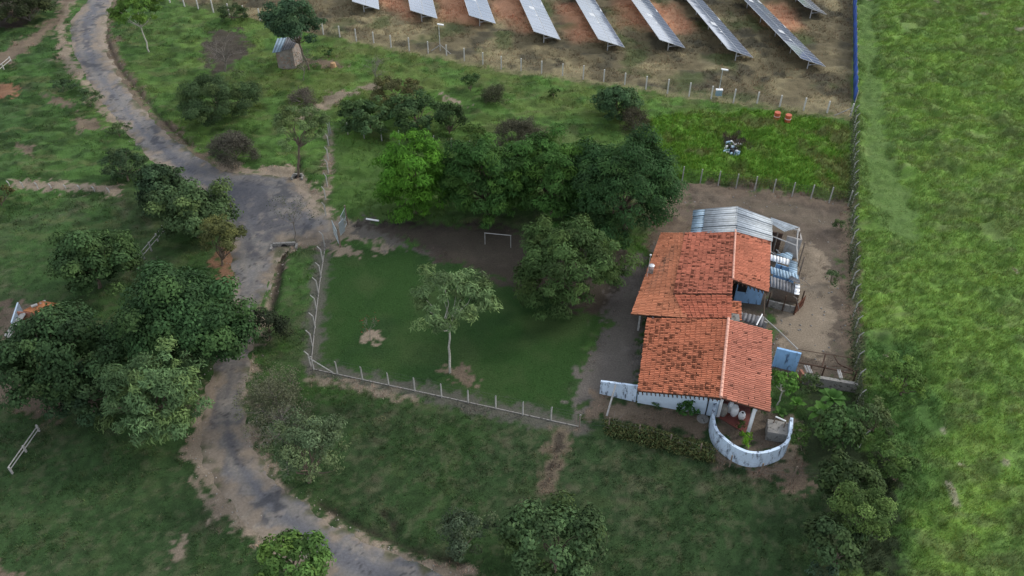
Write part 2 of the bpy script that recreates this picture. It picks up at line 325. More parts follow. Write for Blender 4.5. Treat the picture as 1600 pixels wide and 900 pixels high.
def ground_colour(x, y):
    n0, n1, n2 = fbm(x, y, 14, 1), fbm(x, y, 3.2, 5), fbm(x, y, .9, 9, 3); n3 = vn(x, y, .34, 13)
    c = np.tile(np.array([.040,.086,.021]), (len(x), 1))
    c = cmix(c, (.058,.128,.024), sstep(.42,.66,n0)*.85)                # fresh pasture
    c = cmix(c, (.060,.078,.036), sstep(.45,.68,n1)*.7)
    c = cmix(c, (.020,.040,.015), (1-sstep(38,60,y+(n0-.5)*10))*.85); c = cmix(c, (.030,.062,.020), sstep(8,28,-x-y*.12+(n0-.5)*14)*.6)               # cloud shade painted into the grass colour, near meadow and left pasture
    c = cmix(c, (.10,.092,.06), sstep(.62,.78,.5*n1+.5*n2)*.5)        # dry bits
    c = cmix(c, (.075,.140,.030), sstep(72,86,y)*sstep(-62,-40,x)*(.45+.5*sstep(.4,.6,n1)))
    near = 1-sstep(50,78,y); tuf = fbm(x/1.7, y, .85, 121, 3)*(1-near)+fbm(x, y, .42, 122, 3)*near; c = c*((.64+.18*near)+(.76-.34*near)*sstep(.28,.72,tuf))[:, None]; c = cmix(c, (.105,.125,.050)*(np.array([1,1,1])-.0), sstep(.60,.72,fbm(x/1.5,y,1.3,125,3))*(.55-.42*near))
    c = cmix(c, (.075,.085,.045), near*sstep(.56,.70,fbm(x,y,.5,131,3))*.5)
    lawn = sstep(-.5, .5, sdist(x, y, LAWN)+(n2-.5)*2.4)
    c = cmix(c, (.024,.060,.014), lawn); c = cmix(c, (.040,.070,.022), lawn*sstep(.4,.75,n1)*.8); c = cmix(c, (.016,.042,.012), lawn*sstep(.5,.75,fbm(x,y,5,19))*.7)
    far = sstep(78, 100, y)*sstep(-60, -20, x)*(x < 42)
    c = cmix(c, (.095,.115,.035), far*sstep(.35,.6,n1)*.6)
    l2 = sstep(-.6,.6, sdist(x, y, LUSH2)+(n2-.5)*2); c = cmix(c, (.060,.115,.026), l2*.7)
    lu = sstep(-.8,.8, sdist(x, y, LUSH)+(n2-.5)*2); c = cmix(c, (.095,.20,.025), lu); c = cmix(c, (.12,.125,.05), lu*sstep(.45,.7,n1)*.8)
    f = sstep(-.4,.4, sdist(x, y, FIELD, margin=8)+(n2-.5)*.5)
    f = np.where(x > 60, 1, f) if False else f
    fc = np.tile(np.array([.115,.205,.040]), (len(x), 1)); fc = cmix(fc, (.140,.235,.044), sstep(.5,.75,n1)); fc = cmix(fc, (.085,.150,.040), sstep(.5,.72,fbm(x,y,2.6,33))*.6)
    fc = cmix(fc, (.135,.150,.070), sstep(.45,.68,.3*fbm(x,y,6,41)+.7*fbm(x*.6+y*.35,y*1.4-x*.3,1.3,43,3))*.42); fc = cmix(fc, (.045,.105,.028), sstep(-1.5,1.5, sdist(x, y, FDARK)+(n1-.5)*4)*.8)
    c = c+(fc-c)*f[:, None]
    th_ = R(-28); xq = (x*math.cos(th_)-y*math.sin(th_))/1.8; yq = x*math.sin(th_)+y*math.cos(th_)
    nr2 = 1-sstep(55,85,y); c = c*(1+f*(-.2+.4*sstep(.3,.7,fbm(xq, yq, .75, 127, 3)*(1-nr2)+fbm(xq, yq, .38, 128, 3)*nr2)))[:, None]
    fp = sstep(-.5,.5, sdist(x, y, FPATH)+(n2-.5)*3+(n1-.5)*3); c = cmix(c, (.095,.16,.045), fp*.8)
    sp = .7*sstep(.90,.94, vn(x,y,1.6,77))*f*sstep(.5,.6,vn(x,y,14,78)); c = cmix(c, (.32,.28,.22), sp)
    s = sstep(-.2,.2, sdist(x, y, SOLAR, margin=8)+(n2-.5)*.5)
    sc = np.tile(np.array([.125,.105,.062]), (len(x), 1)); sc = cmix(sc, (.235,.20,.115), sstep(.45,.65,fbm(x,y,5,51))); sc = cmix(sc, (.06,.055,.038), sstep(.5,.7,fbm(x,y,3.5,57))*.9)
    sc = cmix(sc, (.07,.09,.035), sstep(.55,.72,fbm(x,y,6,61))*.8)
    c = c+(sc-c)*s[:, None]
    for q in SOLRED: c = cmix(c, (.42,.22,.13), sstep(-2.6,1.0, sdist(x, y, q, margin=8)+(n1-.5)*3)*.9)
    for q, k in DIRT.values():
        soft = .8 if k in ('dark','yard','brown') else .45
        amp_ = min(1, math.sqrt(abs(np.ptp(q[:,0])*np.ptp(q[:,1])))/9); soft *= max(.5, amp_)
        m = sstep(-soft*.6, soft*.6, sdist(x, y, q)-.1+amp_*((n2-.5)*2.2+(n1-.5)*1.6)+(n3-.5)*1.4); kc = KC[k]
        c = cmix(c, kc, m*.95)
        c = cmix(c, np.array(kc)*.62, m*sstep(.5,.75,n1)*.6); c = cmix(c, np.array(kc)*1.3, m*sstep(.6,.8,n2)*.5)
    for q, w, k in LINES:
        m = sstep(-.35, .35, sdist(x, y, q, False)+w+(n2-.5)*1.3+(n3-.5)*.9); c = cmix(c, KC[k], m*.8)
    for q, w, dpt in DITCH:
        m = sstep(-.3, .3, sdist(x, y, q, False)+w+(n2-.5)*.5); c = cmix(c, (.035,.028,.022), m*.9)
    return c
def ground_z(x, y):
    f = sstep(-.3,1.0, sdist(x, y, FIELD, margin=8)); fp = sstep(-.5,.8, sdist(x, y, FPATH))
    th = R(-28); xr = x*math.cos(th)-y*math.sin(th); yr = x*math.sin(th)+y*math.cos(th)
    h = fbm(xr/1.7, yr, 1.05, 71, 3); h2 = fbm(xr/1.5, yr, 3.4, 75, 2)
    z = f*(1-fp*.85)*(.52*sstep(.3,.8,h)*(.5+h2)+.1)
    lu = sstep(-.2,1.2, sdist(x, y, LUSH)); z = z+lu*.7*sstep(.35,.8,fbm(x/1.6, y, 1.5, 81, 3))
    l2 = sstep(-.2,1.2, sdist(x, y, LUSH2)); z = z+l2*.4*sstep(.35,.8,fbm(x/1.6, y, 1.3, 83, 3))
    s = sstep(-.2,1.0, sdist(x, y, SOLAR, margin=8)); z = z+s*.25*fbm(x/1.8, y, 1.6, 85, 3)
    for q, w, dpt in DITCH: z = z-dpt*sstep(-.45,.15, sdist(x, y, q, False)+w)
    rr = sstep(-.2, 1, -np.maximum(sdist(x, y, LAWN), sdist(x, y, ROAD)))*sstep(50,80,y); return z+rr*.34*sstep(.35,.75,fbm(x/1.9, y, .9, 91, 3))+.05*fbm(x, y, 1.2, 87, 2)-.025
def axis(lo, hi, segs):                        # fine steps inside, growing to the horizon outside
    a = list(segs); st = .5
    while a[-1] < hi: st *= 1.35; a.append(a[-1]+st)
    st = .5
    while a[0] > lo: st *= 1.35; a.insert(0, a[0]-st)
    return np.array(a)
xs = axis(-1500, 1500, np.arange(-84, 84, .21))
ys = axis(-600, 2500, np.concatenate([np.arange(26, 62, .17), np.arange(62, 92, .25), np.arange(92, 140, .36)]))
GX, GY = np.meshgrid(xs, ys); gx, gy = GX.ravel(), GY.ravel()
gz = ground_z(gx, gy)
rsd_all = sdist(gx, gy, ROAD)
gz = gz*(1-sstep(-.6,.3,rsd_all))-.09*sstep(.2,.9,rsd_all)
nx, ny = len(xs), len(ys)
ii, jj = np.meshgrid(np.arange(nx-1), np.arange(ny-1)); q = (jj*nx+ii).ravel()
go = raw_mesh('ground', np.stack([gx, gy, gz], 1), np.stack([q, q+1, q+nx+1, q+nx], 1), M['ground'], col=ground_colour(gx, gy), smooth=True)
tag(go, kind='structure')
# road: worn asphalt with dirt shoulders
rx = np.arange(-82, 16, .17); ry = np.concatenate([np.arange(24, 60, .15), np.arange(60, 135, .24)])
GX, GY = np.meshgrid(rx, ry); gx, gy = GX.ravel(), GY.ravel()
sdr = sdist(gx, gy, ROAD)+(fbm(gx, gy, 1.1, 101, 3)-.5)*.9
keep = sdr > -.35
n1, n2, n3 = fbm(gx, gy, 3, 103), fbm(gx, gy, .8, 107, 3), fbm(gx, gy, 7, 109)
sa = sdist(gx, gy, ASPH)
am = sstep(-.7,.7, sa+.1+(n2-.5)*2.6+(n1-.5)*2.6)
c = np.tile(np.array([.225,.185,.145]), (len(gx), 1)); c = cmix(c, (.12,.098,.075), sstep(.45,.65,n1)*.85); c = cmix(c, (.31,.265,.20), sstep(.58,.75,n2)*.6); c = cmix(c, (.045,.060,.025), sstep(.5,.62,fbm(gx,gy,1.6,115,4))*(1-sstep(0,1.3,sdr))*.8)
a_ = np.tile(np.array([.118,.120,.134]), (len(gx), 1)); a_ = cmix(a_, (.085,.084,.092), sstep(.42,.62,n3)); a_ = cmix(a_, (.175,.168,.160), sstep(.52,.7,n1)*.7); a_ = cmix(a_, (.25,.22,.19), sstep(.62,.74,n2)*.6)
a_ = cmix(a_, (.19,.175,.155), np.exp(-((sa-.55)/.4)**2)*.55); a_ = cmix(a_, (.155,.148,.14), np.exp(-((sa-1.9)/.25)**2)*.45)
a_ = cmix(a_, (.04,.04,.042), (np.abs(fbm(gx,gy,1.4,141,3)-.5) < .010)*.7); a_ = cmix(a_, (.06,.062,.07), sstep(.66,.72,fbm(gx,gy,1.8,145,3))*.8)
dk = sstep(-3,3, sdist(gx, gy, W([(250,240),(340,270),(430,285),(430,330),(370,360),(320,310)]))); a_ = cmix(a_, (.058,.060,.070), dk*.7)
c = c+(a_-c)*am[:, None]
rz = -.05+.10*sstep(-.35,.5,sdr)+.02*n2
idn = np.arange(len(gx)).reshape(len(ry), len(rx)); q = np.stack([idn[:-1,:-1], idn[:-1,1:], idn[1:,1:], idn[1:,:-1]], -1).reshape(-1, 4)
q = q[keep[q].all(1)]; used, inv = np.unique(q, return_inverse=True)
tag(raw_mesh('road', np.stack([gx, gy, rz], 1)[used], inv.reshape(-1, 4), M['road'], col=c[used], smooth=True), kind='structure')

# ---------------------------------------------------------------- grass as blades (nobody could count it)
def in_view(x, y, m=60):
    s, c_ = math.sin(PITCH), math.cos(PITCH); d = y*c_+CH*s; u = 800+FPX*x/d; v = 450+FPX*(CH*c_-y*s)/d
    return (u > -m) & (u < 1600+m) & (v > -m) & (v < 900+m)
def scatter(n, lo, hi, test):
    x = rng.uniform(lo[0], hi[0], n); y = rng.uniform(lo[1], hi[1], n); k = in_view(x, y); x, y = x[k], y[k]
    k = test(x, y); return x[k], y[k]
def blades(name, x, y, nb, h, w, label, cat=None, lean=.7, cv=.3, boost=1.15, kind='stuff', parent=None):
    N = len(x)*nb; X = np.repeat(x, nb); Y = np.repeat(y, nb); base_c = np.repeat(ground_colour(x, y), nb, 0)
    tv = np.repeat(rng.uniform(.75, 1.25, len(x)), nb)
    X = X+rng.normal(0, .13, N); Y = Y+rng.normal(0, .13, N); Z = ground_z(X, Y)-.03
    H = h*rng.uniform(.5, 1.2, N)*tv; t = rng.uniform(0, 2*np.pi, N); a = rng.uniform(0, 2*np.pi, N); ww = w*rng.uniform(.7, 1.3, N)
    dx, dy = np.cos(t)*ww/2, np.sin(t)*ww/2
    L = H*lean*rng.uniform(.2, 1, N); tx, ty = np.cos(a)*L, np.sin(a)*L
    V = np.stack([np.stack([X-dx, Y-dy, Z], 1), np.stack([X+dx, Y+dy, Z], 1), np.stack([X+tx, Y+ty, Z+H], 1)], 1).reshape(-1, 3)
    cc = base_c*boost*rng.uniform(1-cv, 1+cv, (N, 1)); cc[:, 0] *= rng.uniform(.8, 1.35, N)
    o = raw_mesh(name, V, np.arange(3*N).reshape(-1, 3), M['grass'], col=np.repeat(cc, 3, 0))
    return tag(o, label, cat, kind=kind)
ft = lambda x, y: (sdist(x, y, FIELD, margin=8) > .2) & (sdist(x, y, FPATH) < .3+2*(vn(x, y, 2, 5)-.5)) & (vn(x, y, 2.2, 77) < .85)
x, y = scatter(170000, (15, 27), (84, 130), ft)
blades('tall_grass', x, y, 4, .34, .05, 'tall tussocky bright green pasture grass right of the long boundary fence', lean=.9)
x, y = scatter(16000, (8, 66), (45, 95), lambda x, y: sdist(x, y, LUSH) > 0)
blades('lush_grass', x, y, 4, .45, .10, 'knee high bright green grass between the solar field and the yard fence', lean=.9)
x, y = scatter(30000, (28, 60), (60, 130), lambda x, y: (sdist(x, y, FPATH) > 0) & (x > 29))
blades('trodden_grass', x, y, 3, .13, .06, 'short trodden grass strip in the tall pasture along the boundary fence', lean=1.2)
def past(x, y):
    bad = (sdist(x, y, FIELD, margin=8) > 0) | (sdist(x, y, ROAD) > -.2) | (sdist(x, y, LAWN) > -.2) | (sdist(x, y, LUSH) > 0) | (sdist(x, y, SOLAR, margin=8) > 0)
    for k_, (q_, kk) in DIRT.items(): bad |= (sdist(x, y, q_) > 1.3*rng.random(len(x))**2)
    return ~bad
x, y = scatter(90000, (-84, 27), (45, 130), past)
blades('pasture_grass', x, y, 3, .15, .06, 'short rough pasture grass on both sides of the winding road', lean=1.2, boost=1.1)
def weedy_(x, y): return past(x, y) & (vn(x, y, 2.5, 151)*.6+vn(x, y, .7, 153)*.4 > .50)
x, y = scatter(34000, (-40, 27), (34, 66), weedy_)
blades('meadow_weeds', x, y, 4, .24, .06, 'paler tufts and weeds scattered through the dark near meadow', lean=.9, boost=1.75, cv=.45)
x, y = scatter(30000, (-75, 66), (45, 118), lambda x, y: past(x, y) & (vn(x, y, 2.5, 155)*.6+vn(x, y, .8, 157)*.4 > .52))
blades('rough_tufts', x, y, 4, .28, .08, 'rough lighter tufts standing in the upper pasture', lean=.9, boost=1.45, cv=.45)
x, y = scatter(60000, (-20, 40), (12, 66), lambda x, y: sdist(x, y, LAWN) > .2)
blades('lawn_grass', x, y, 3, .07, .05, 'short mown dark grass of the fenced lawn', lean=1.2, boost=1.1, cv=.35)
x, y = scatter(9000, (5, 40), (30, 66), lambda x, y: (np.maximum(sdist(x, y, DIRT['yard'][0]), sdist(x, y, DIRT['south'][0])) > 0) & (vn(x, y, 1.6, 66) > .62))
blades('yard_weeds', x, y, 3, .12, .06, 'thin dry weeds on the bare soil round the house', lean=1.2, boost=.75, cv=.4)
x, y = scatter(30000, (-50, 88), (60, 132), lambda x, y: (sdist(x, y, SOLAR, margin=8) > .3) & (vn(x, y, 3, 15) > .35))
blades_ = None
blades('dry_grass', x, y, 3, .3, .09, 'dry straw coloured grass on the ground of the solar field', lean=1.2, boost=1.15)

# ---------------------------------------------------------------- trees
def leaves_mesh(name, pos, nrm, dirn, L, Wd, col, parent):
    n = nrm/np.linalg.norm(nrm, axis=1, keepdims=True)
    d = dirn-n*(dirn*n).sum(1, keepdims=True); d /= np.linalg.norm(d, axis=1, keepdims=True)+1e-9; w = np.cross(n, d)
    L = L[:, None]; Wd = Wd[:, None]
    V = np.stack([pos-d*L*.5, pos+w*Wd*.5-n*L*.06, pos+d*L*.5-n*L*.1, pos-w*Wd*.5-n*L*.06], 1).reshape(-1, 3)
    return raw_mesh(name, V, np.arange(len(V)).reshape(-1, 4), M['leaf'], parent, col=np.repeat(col, 4, 0))
def unit(n):
    v = rng.normal(size=(n, 3)); return v/np.linalg.norm(v, axis=1, keepdims=True)
def limb(mb, a, b, r0, r1, k=4, jit=.12):
    a, b = np.array(a, float), np.array(b, float); L = np.linalg.norm(b-a); p = a; r = r0
    for i in range(1, k+1):
        t = i/k; q = a+(b-a)*t+np.array([random.uniform(-1,1), random.uniform(-1,1), random.uniform(-.3,.3)])*L*jit*(1-t)*(1 if i < k else 0)
        rr = r0+(r1-r0)*t; mb.tube(p, q, r, rr, 6); p, r = q, rr
STY = dict( # leaf length, width ratio, clumps, clump size, leaves per m2, outward, up, droop
 dense=(.30,.55,46,.30,30,.8,.5,.2), airy=(.42,.24,44,.26,17,.5,.4,.5), bamboo=(.46,.20,60,.22,26,.3,.3,.9), shrub=(.20,.55,24,.34,36,.7,.5,.2),
 weedy=(.22,.40,46,.26,44,.5,.4,.3), mango=(.40,.26,70,.21,32,.5,.6,.6), fine=(.18,.5,46,.25,58,.7,.5,.1))
def tree(name, label, base, ctr, hw, hh, style='dense', col=(.045,.085,.03), bark='bark', dens=1.0, cat='tree', seed=0, tall=True, parts=('crown','trunk'), warm=.2, tr=None):
    global rng
    rng = np.random.default_rng(1000+seed*7+int(base[0])*3+int(base[1])); random.seed(int(base[0])*13+int(base[1]))
    if tr is None: base = (base[0]*.5+ctr[0]*.5, min(base[1], ctr[1]+hh*(.62 if tall else .72))); hw *= 1.0; hh *= 1.08
    B = P(*base); cc, s = over(B, *ctr)
    lm, asp, ncl, csz, lpm, outw, up, droop = STY[style]
    rx_ = hw/s; th = PITCH; rz_ = math.sqrt(max((hh/s)**2-(rx_*math.sin(th)*.9)**2, (.5*hh/s)**2))/math.cos(th)*.9
    rz_ = min(rz_, rx_*1.5); rz_ = max(rz_, rx_*.45)
    if cc[2]-rz_ < .1 and tall is False: cc[2] = max(cc[2], rz_*.55)
    rad = np.array([rx_, rx_*.95, rz_]); rm = (rx_+rz_)/2
    t = empty(name, B, label, cat)
    n = int(max(9, 1.9*ncl*min(1.5, (rm/4)**.9)))
    d = unit(n*3); d = d[d[:, 2] > (-.45 if tall else -.1)][:n]; n = len(d)
    fr = rng.uniform(.45, .98, n)**.6
    prof = 1+.12*np.sin(3*np.arctan2(d[:,1], d[:,0])+seed)+rng.normal(0, .12, n)
    cl = cc+d*rad*(fr*prof)[:, None]*(1-csz*.45)
    cl[:, 2] = np.maximum(cl[:, 2], .3*rm*csz+.2)
    cr = rm*csz*.74*rng.uniform(.6, 1.4, n)*(1 if rm > 2 else 1.2)
    cnt = np.maximum(8, (cr**2*9*lpm*dens*(.3/lm)**.4)).astype(int)
    tot = cnt.sum(); mx = 40000
    if tot > mx: cnt = np.maximum(6, (cnt*mx/tot).astype(int))
    I = np.repeat(np.arange(n), cnt); N = len(I); dd = unit(N); dd[:, 2] = np.where(dd[:, 2] < -.1, -dd[:, 2]*.7, dd[:, 2])
    rr = cr[I]*np.where(rng.random(N) < .82, rng.uniform(.72, 1.08, N), rng.uniform(.2, .75, N))
    lump = 1+.28*(fbm(dd[:,0]*3+I*7.1, dd[:,1]*3+dd[:,2]*2.3, .9, 3, 2)-.5)*2
    pos = cl[I]+dd*(rr*lump)[:, None]*np.array([1, 1, .82])
    pos += rng.normal(0, .05*cr.mean()+.02, pos.shape)
    pos[:, 2] = np.maximum(pos[:, 2], .05)
    outv = (pos-cc)/rad; outv /= np.linalg.norm(outv, axis=1, keepdims=True)+1e-6
    nrm = dd*(outw*.5+.6)+outv*.2+np.array([0, 0, up*.5])+rng.normal(0, .3, (N, 3))
    dirn = unit(N)+outv*.6+dd*.5+np.array([0, 0, -droop])
    L = lm*rng.uniform(.65, 1.3, N); col = np.array(col)*np.array([1.02, 1.09, .88])
    cv = rng.uniform(.62, 1.42, n)[I]; c = col*cv[:, None]*rng.uniform(.75, 1.3, (N, 1))
    wv = (rng.random(n) < .3)[I]*warm+rng.uniform(0, warm*.5, N); c[:, 0] *= 1+wv*1.1; c[:, 1] *= 1+wv*.6
    leaves_mesh(parts[0], pos, nrm, dirn, L, L*asp*rng.uniform(.8, 1.25, N), c, t)
    mb = MB(); r = tr or max(.05, .035*rm+.02*cc[2]*.6)
    fork = B+(cc-B)*(.62 if tall else .3); fork[2] = max(.25, min(fork[2], cc[2]-rz_*.25))
    limb(mb, B-np.array([0,0,.1]), fork, r, r*.7, 5, .05)
    for k in rng.choice(n, min(n, 14 if rm > 2 else 7), replace=False): limb(mb, fork+np.array([0,0,-.1]), cl[k], r*.5, max(.015, r*.12), 4, .12)
    mb.build(parts[1], M[bark], t)
    return t
def bare(name, label, base, ctr, hw, hh, cat='bare tree', twig='twig', leafy=0, col=(.06,.08,.045), thick=.09, n1=8, gen=4, seed=0, low=False):
    global rng
    rng = np.random.default_rng(500+int(base[0])+seed); random.seed(int(base[0])*3+seed)
    B = P(*base); cc, s = over(B, *ctr); rx_ = hw/s; rz_ = min(max(hh/s/.9, .4), 3*rx_)
    t = empty(name, B, label, cat); mb = MB(); tips = []
    top = np.array([(B[0]+cc[0])/2, B[1], max(.15, (cc[2]-rz_*.5) if not low else .15)])
    limb(mb, B-np.array([0,0,.05]), top, thick, thick*.7, 4, .06)
    def grow(p, g, L, d, r):
        q = p+d*L; mb.tube(p, q, r, r*.6, 4 if g > 1 else 3)
        if g >= gen: tips.append(q); return
        for _ in range(random.choice((2,3,3))):
            v = d+np.array([random.gauss(0,.55), random.gauss(0,.55), random.gauss(.08,.35)]); v /= np.linalg.norm(v)
            grow(p+d*L*random.uniform(.55,1), g+1, L*random.uniform(.6,.85), v, max(.007, r*.55))
    for i in range(n1):
        a = 2*math.pi*i/n1+random.uniform(-.4,.4); e = random.uniform(.3,1.3)
        d = np.array([math.cos(a)*math.cos(e)*rx_, math.sin(a)*math.cos(e)*rx_, math.sin(e)*rz_*1.3]); Lt = np.linalg.norm(d); d /= Lt
        grow(top, 1, Lt*.46, d, thick*.45)
    mb.build('branches', M[twig], t)
    if leafy and tips:
        T = np.array(tips); N = int(len(T)*leafy*(2.6 if leafy >= 5 else 1)); I = rng.integers(0, len(T), N); pos = T[I]+rng.normal(0, .2, (N, 3)); pos[:, 2] = np.maximum(pos[:, 2], .05)
        L = rng.uniform(.1, .2, N); c = np.array(col)*rng.uniform(.7, 1.4, (N, 1))
        leaves_mesh('leaves', pos, unit(N)+np.array([0,0,.6]), unit(N), L, L*.45, c, t)
    return t
D = (.036,.066,.030); DG = (.030,.060,.030); BR = (.085,.155,.030); LT = (.075,.115,.055); OL = (.075,.085,.045)
# -- far left and the strip between road and solar field
tree('dark_tree','dark tree crown cut off by the upper left corner beside the road',(20,60),(20,8),62,40,'dense',(.035,.045,.025),dens=.9)
bare('bare_shrub','brown leafless shrub in front of the dark upper left corner tree',(48,34),(38,10),24,16,leafy=2,col=(.16,.11,.06),low=True,cat='shrub')
tree('roadside_tree','slender light green tree with thin trunk in grass right of the road, near top',(233,82),(212,16),42,34,'airy',(.080,.145,.035),bark='palebark',dens=2.2,tr=.1)
tree('small_tree','small dark tree next to the left end of the solar field fence',(358,48),(364,22),24,20,'fine',(.045,.072,.035))
bare('leafless_tree','grey brown leafless tree left of the tin roofed shed',(352,112),(352,78),34,38,thick=.1,n1=9,leafy=1,col=(.10,.09,.07))
tree('round_tree','round blue green tree overhanging the tin roofed shed',(484,112),(456,38),50,42,'dense',(.042,.080,.050),dens=1.1,tr=.16)
bare('twiggy_tree','pale twiggy sapling in front of the shed wall',(474,128),(478,98),26,26,leafy=3,col=(.08,.10,.065),thick=.06)
tree('spreading_tree','wide spreading dark tree halfway along the right side of the road',(338,204),(340,157),72,50,'fine',(.048,.080,.042),warm=.3)
bare('leafless_shrub','grey leafless shrub at the foot of the wide spreading roadside tree',(368,250),(362,224),38,30,leafy=22,n1=14,col=(.095,.090,.070),low=True,cat='shrub')
tree('pale_tree','pale green bushy tree left of the fence corner with the sandy trail',(466,277),(468,198),48,42,'fine',(.105,.150,.075),dens=1.2,warm=.2,tr=.14)
bare('twig_shrub','low round grey twig shrub below the shed',(475,160),(475,148),26,12,leafy=5,col=(.12,.105,.085),low=True,cat='shrub',n1=14)
tree('small_bush','small green bush beside the stump right of the shed',(513,96),(514,84),10,9,'shrub',(.045,.09,.035),tall=False,cat='bush')
bare('thin_bare_tree','thin leafless sapling at the upper end of the sandy trail',(588,142),(586,108),20,26,thick=.05)
tree('field_bush','dark field bush left of the road, the upper of two',(98,152),(98,136),22,14,'shrub',(.045,.075,.045),tall=False,cat='bush')
tree('field_bush','loose grey green field bush between the road and the dark field bush',(142,170),(140,156),22,16,'weedy',(.06,.095,.055),tall=False,cat='bush')
tree('verge_bush','faint grey green bush on the left road verge above the bend',(188,215),(186,204),22,14,'weedy',(.055,.085,.045),tall=False,cat='bush')
tree('edge_bush','brownish bush cut off by the left edge at the low post fence',(2,326),(2,306),24,22,'shrub',(.06,.06,.03),tall=False,cat='bush')
# -- trees left of the junction
tree('verge_tree','small dark tree at the right end of the low post fence',(208,312),(194,262),36,34,'fine',(.045,.075,.045))
tree('verge_tree','dark narrow tree between the low post fence and the road',(262,366),(254,300),40,46,'dense',(.040,.070,.042))
tree('leaning_tree','light green broad tree at the road bend above the white rail fence',(318,408),(302,338),62,56,'dense',(.065,.105,.055),warm=.3)
tree('golden_bush','yellowish brown bush between the broad bend tree and the asphalt',(348,436),(346,378),34,52,'weedy',(.095,.105,.050),tall=False,cat='bush')
tree('dense_tree','dense dark tree left of the white rail fence',(160,480),(150,412),64,62,'dense',(.042,.078,.036))
# -- big group lower left
tree('large_tree','largest dark tree of the lower left group, beside the asphalt',(290,640),(290,512),106,100,'dense',(.038,.078,.036),dens=.9,seed=1)
tree('large_tree','wide dark tree at the left edge below the small orange roof',(95,640),(92,560),100,86,'dense',(.036,.068,.034),dens=.9,seed=2)
tree('under_tree','dark green tree squeezed between the left edge tree and the pale front tree',(150,655),(140,615),60,46,'dense',(.032,.060,.036),seed=3)
tree('front_tree','pale green large tree in front of the lower left group',(245,735),(240,622),84,80,'mango',(.088,.145,.078),seed=4,warm=.3)
bare('dead_branch_tree','pale dead branches sticking out above the largest left tree',(232,540),(230,478),22,22,twig='palebark',thick=.05,n1=7,gen=3)
# -- road centre
tree('shade_shrub','small dark shrub overhanging the asphalt right of the largest tree',(425,548),(420,512),32,32,'shrub',(.028,.038,.026))
bare('dry_bush','dry olive twiggy bush between the asphalt and the lawn fence corner',(430,662),(430,604),62,64,leafy=11,col=(.125,.135,.080),thick=.1,n1=16,gen=4,low=True,cat='bush')
tree('roadside_bush','grey green roadside bush below the dry olive twiggy bush',(482,768),(484,706),66,66,'weedy',(.090,.125,.080),dens=.8,tall=False,cat='bush')
bare('young_bare_tree','pale leafless branches inside the grey green roadside bush',(450,740),(455,680),50,50,leafy=2,col=(.09,.11,.07),thick=.06,n1=10)
tree('bright_tree','bright green tree at the bottom edge over the road',(452,925),(454,884),66,50,'dense',(.075,.140,.045),dens=1.3,warm=.25)
tree('grey_shrub','grey green fine shrub on the bank above the lower road',(722,874),(722,838),50,40,'weedy',(.060,.082,.060),tall=False,cat='bush')
tree('bottom_tree','broad grey green tree at the bottom edge below the trench',(870,925),(866,852),88,66,'dense',(.058,.098,.050),warm=.3)
bare('junction_sapling','bare twiggy sapling on the bank beside the culvert at the junction',(463,378),(457,334),38,34,thick=.06,n1=8,leafy=3,col=(.07,.085,.05))
# -- lawn
tree('lawn_tree','feathery tree with pale trunk standing alone on the lawn',(703,582),(702,470),72,58,'airy',(.100,.150,.078),bark='palebark',dens=1.9,warm=.15,tr=.11)
bare('lawn_sapling','tiny reddish leafless sapling in a round dirt patch on the lawn',(579,532),(578,508),24,16,thick=.025,n1=5,gen=3,leafy=1,col=(.2,.06,.04))
tree('bamboo_clump','bright green feathery bamboo clump right of the gate',(655,368),(644,286),58,78,'bamboo',(.072,.175,.026),dens=1.2,warm=.15,cat='bamboo')
tree('mango_tree','dark mango tree behind the goal, left one of the tall row',(768,370),(758,290),70,78,'mango',(.040,.095,.030),warm=.35)
tree('mango_tree','mango tree with light leaf tips in the middle of the tall row',(868,372),(856,288),88,76,'mango',(.042,.098,.028),warm=.35,seed=5)
tree('mango_tree','tallest dark mango tree touching the tiled roof, right end of the row',(985,395),(972,302),98,92,'mango',(.034,.076,.032),seed=6)
tree('round_lawn_tree','round olive green tree at the lawn edge in front of the tall dark row',(893,505),(886,420),97,82,'mango',(.052,.090,.036),dens=1.0,seed=2)
# -- strip behind the lawn
tree('thicket_tree','brownish twiggy tree at the back left of the thicket behind the post fence',(620,172),(618,146),46,30,'weedy',(.09,.09,.05),dens=1.3)
tree('thicket_tree','leftmost leafy tree of the thicket, beside the fence corner',(585,208),(576,184),50,32,'dense',(.050,.090,.045))
tree('thicket_tree','broad leafy tree in the centre of the thicket behind the post fence',(655,212),(652,180),54,36,'dense',(.050,.092,.045))
tree('thicket_bush','round very dark bush at the right end of the thicket',(702,215),(702,188),30,32,'shrub',(.030,.055,.025),tall=False,cat='bush')
tree('dark_sapling','small dark sapling behind the thicket, the left one of the pair',(735,150),(735,130),18,17,'shrub',(.035,.07,.030),tall=False)
bare('dry_sapling','small twiggy dry sapling behind the thicket, the right one of the pair',(773,162),(774,142),20,20,leafy=9,col=(.075,.085,.045),n1=14,low=True,cat='shrub',thick=.05)
bare('grey_bush','large grey brown twiggy bush behind the tall dark row',(812,240),(812,202),52,38,leafy=26,col=(.085,.085,.055),n1=18,low=True,cat='bush')
tree('fence_bush','green bush between the thicket and the large grey twiggy bush',(742,236),(740,214),28,20,'weedy',(.065,.11,.035),tall=False,cat='bush')
tree('tiny_tree','tiny lone tree in the grass strip below the solar fence',(865,163),(865,146),9,11,'fine',(.05,.09,.03))
tree('strip_tree','blue green bushy tree in the strip behind the tall dark row',(965,200),(962,165),38,34,'dense',(.050,.092,.050))
bare('strip_shrub','brown twiggy shrub leaning on the blue green strip tree',(990,206),(990,182),22,24,leafy=8,col=(.07,.065,.04),n1=12,low=True,cat='shrub')
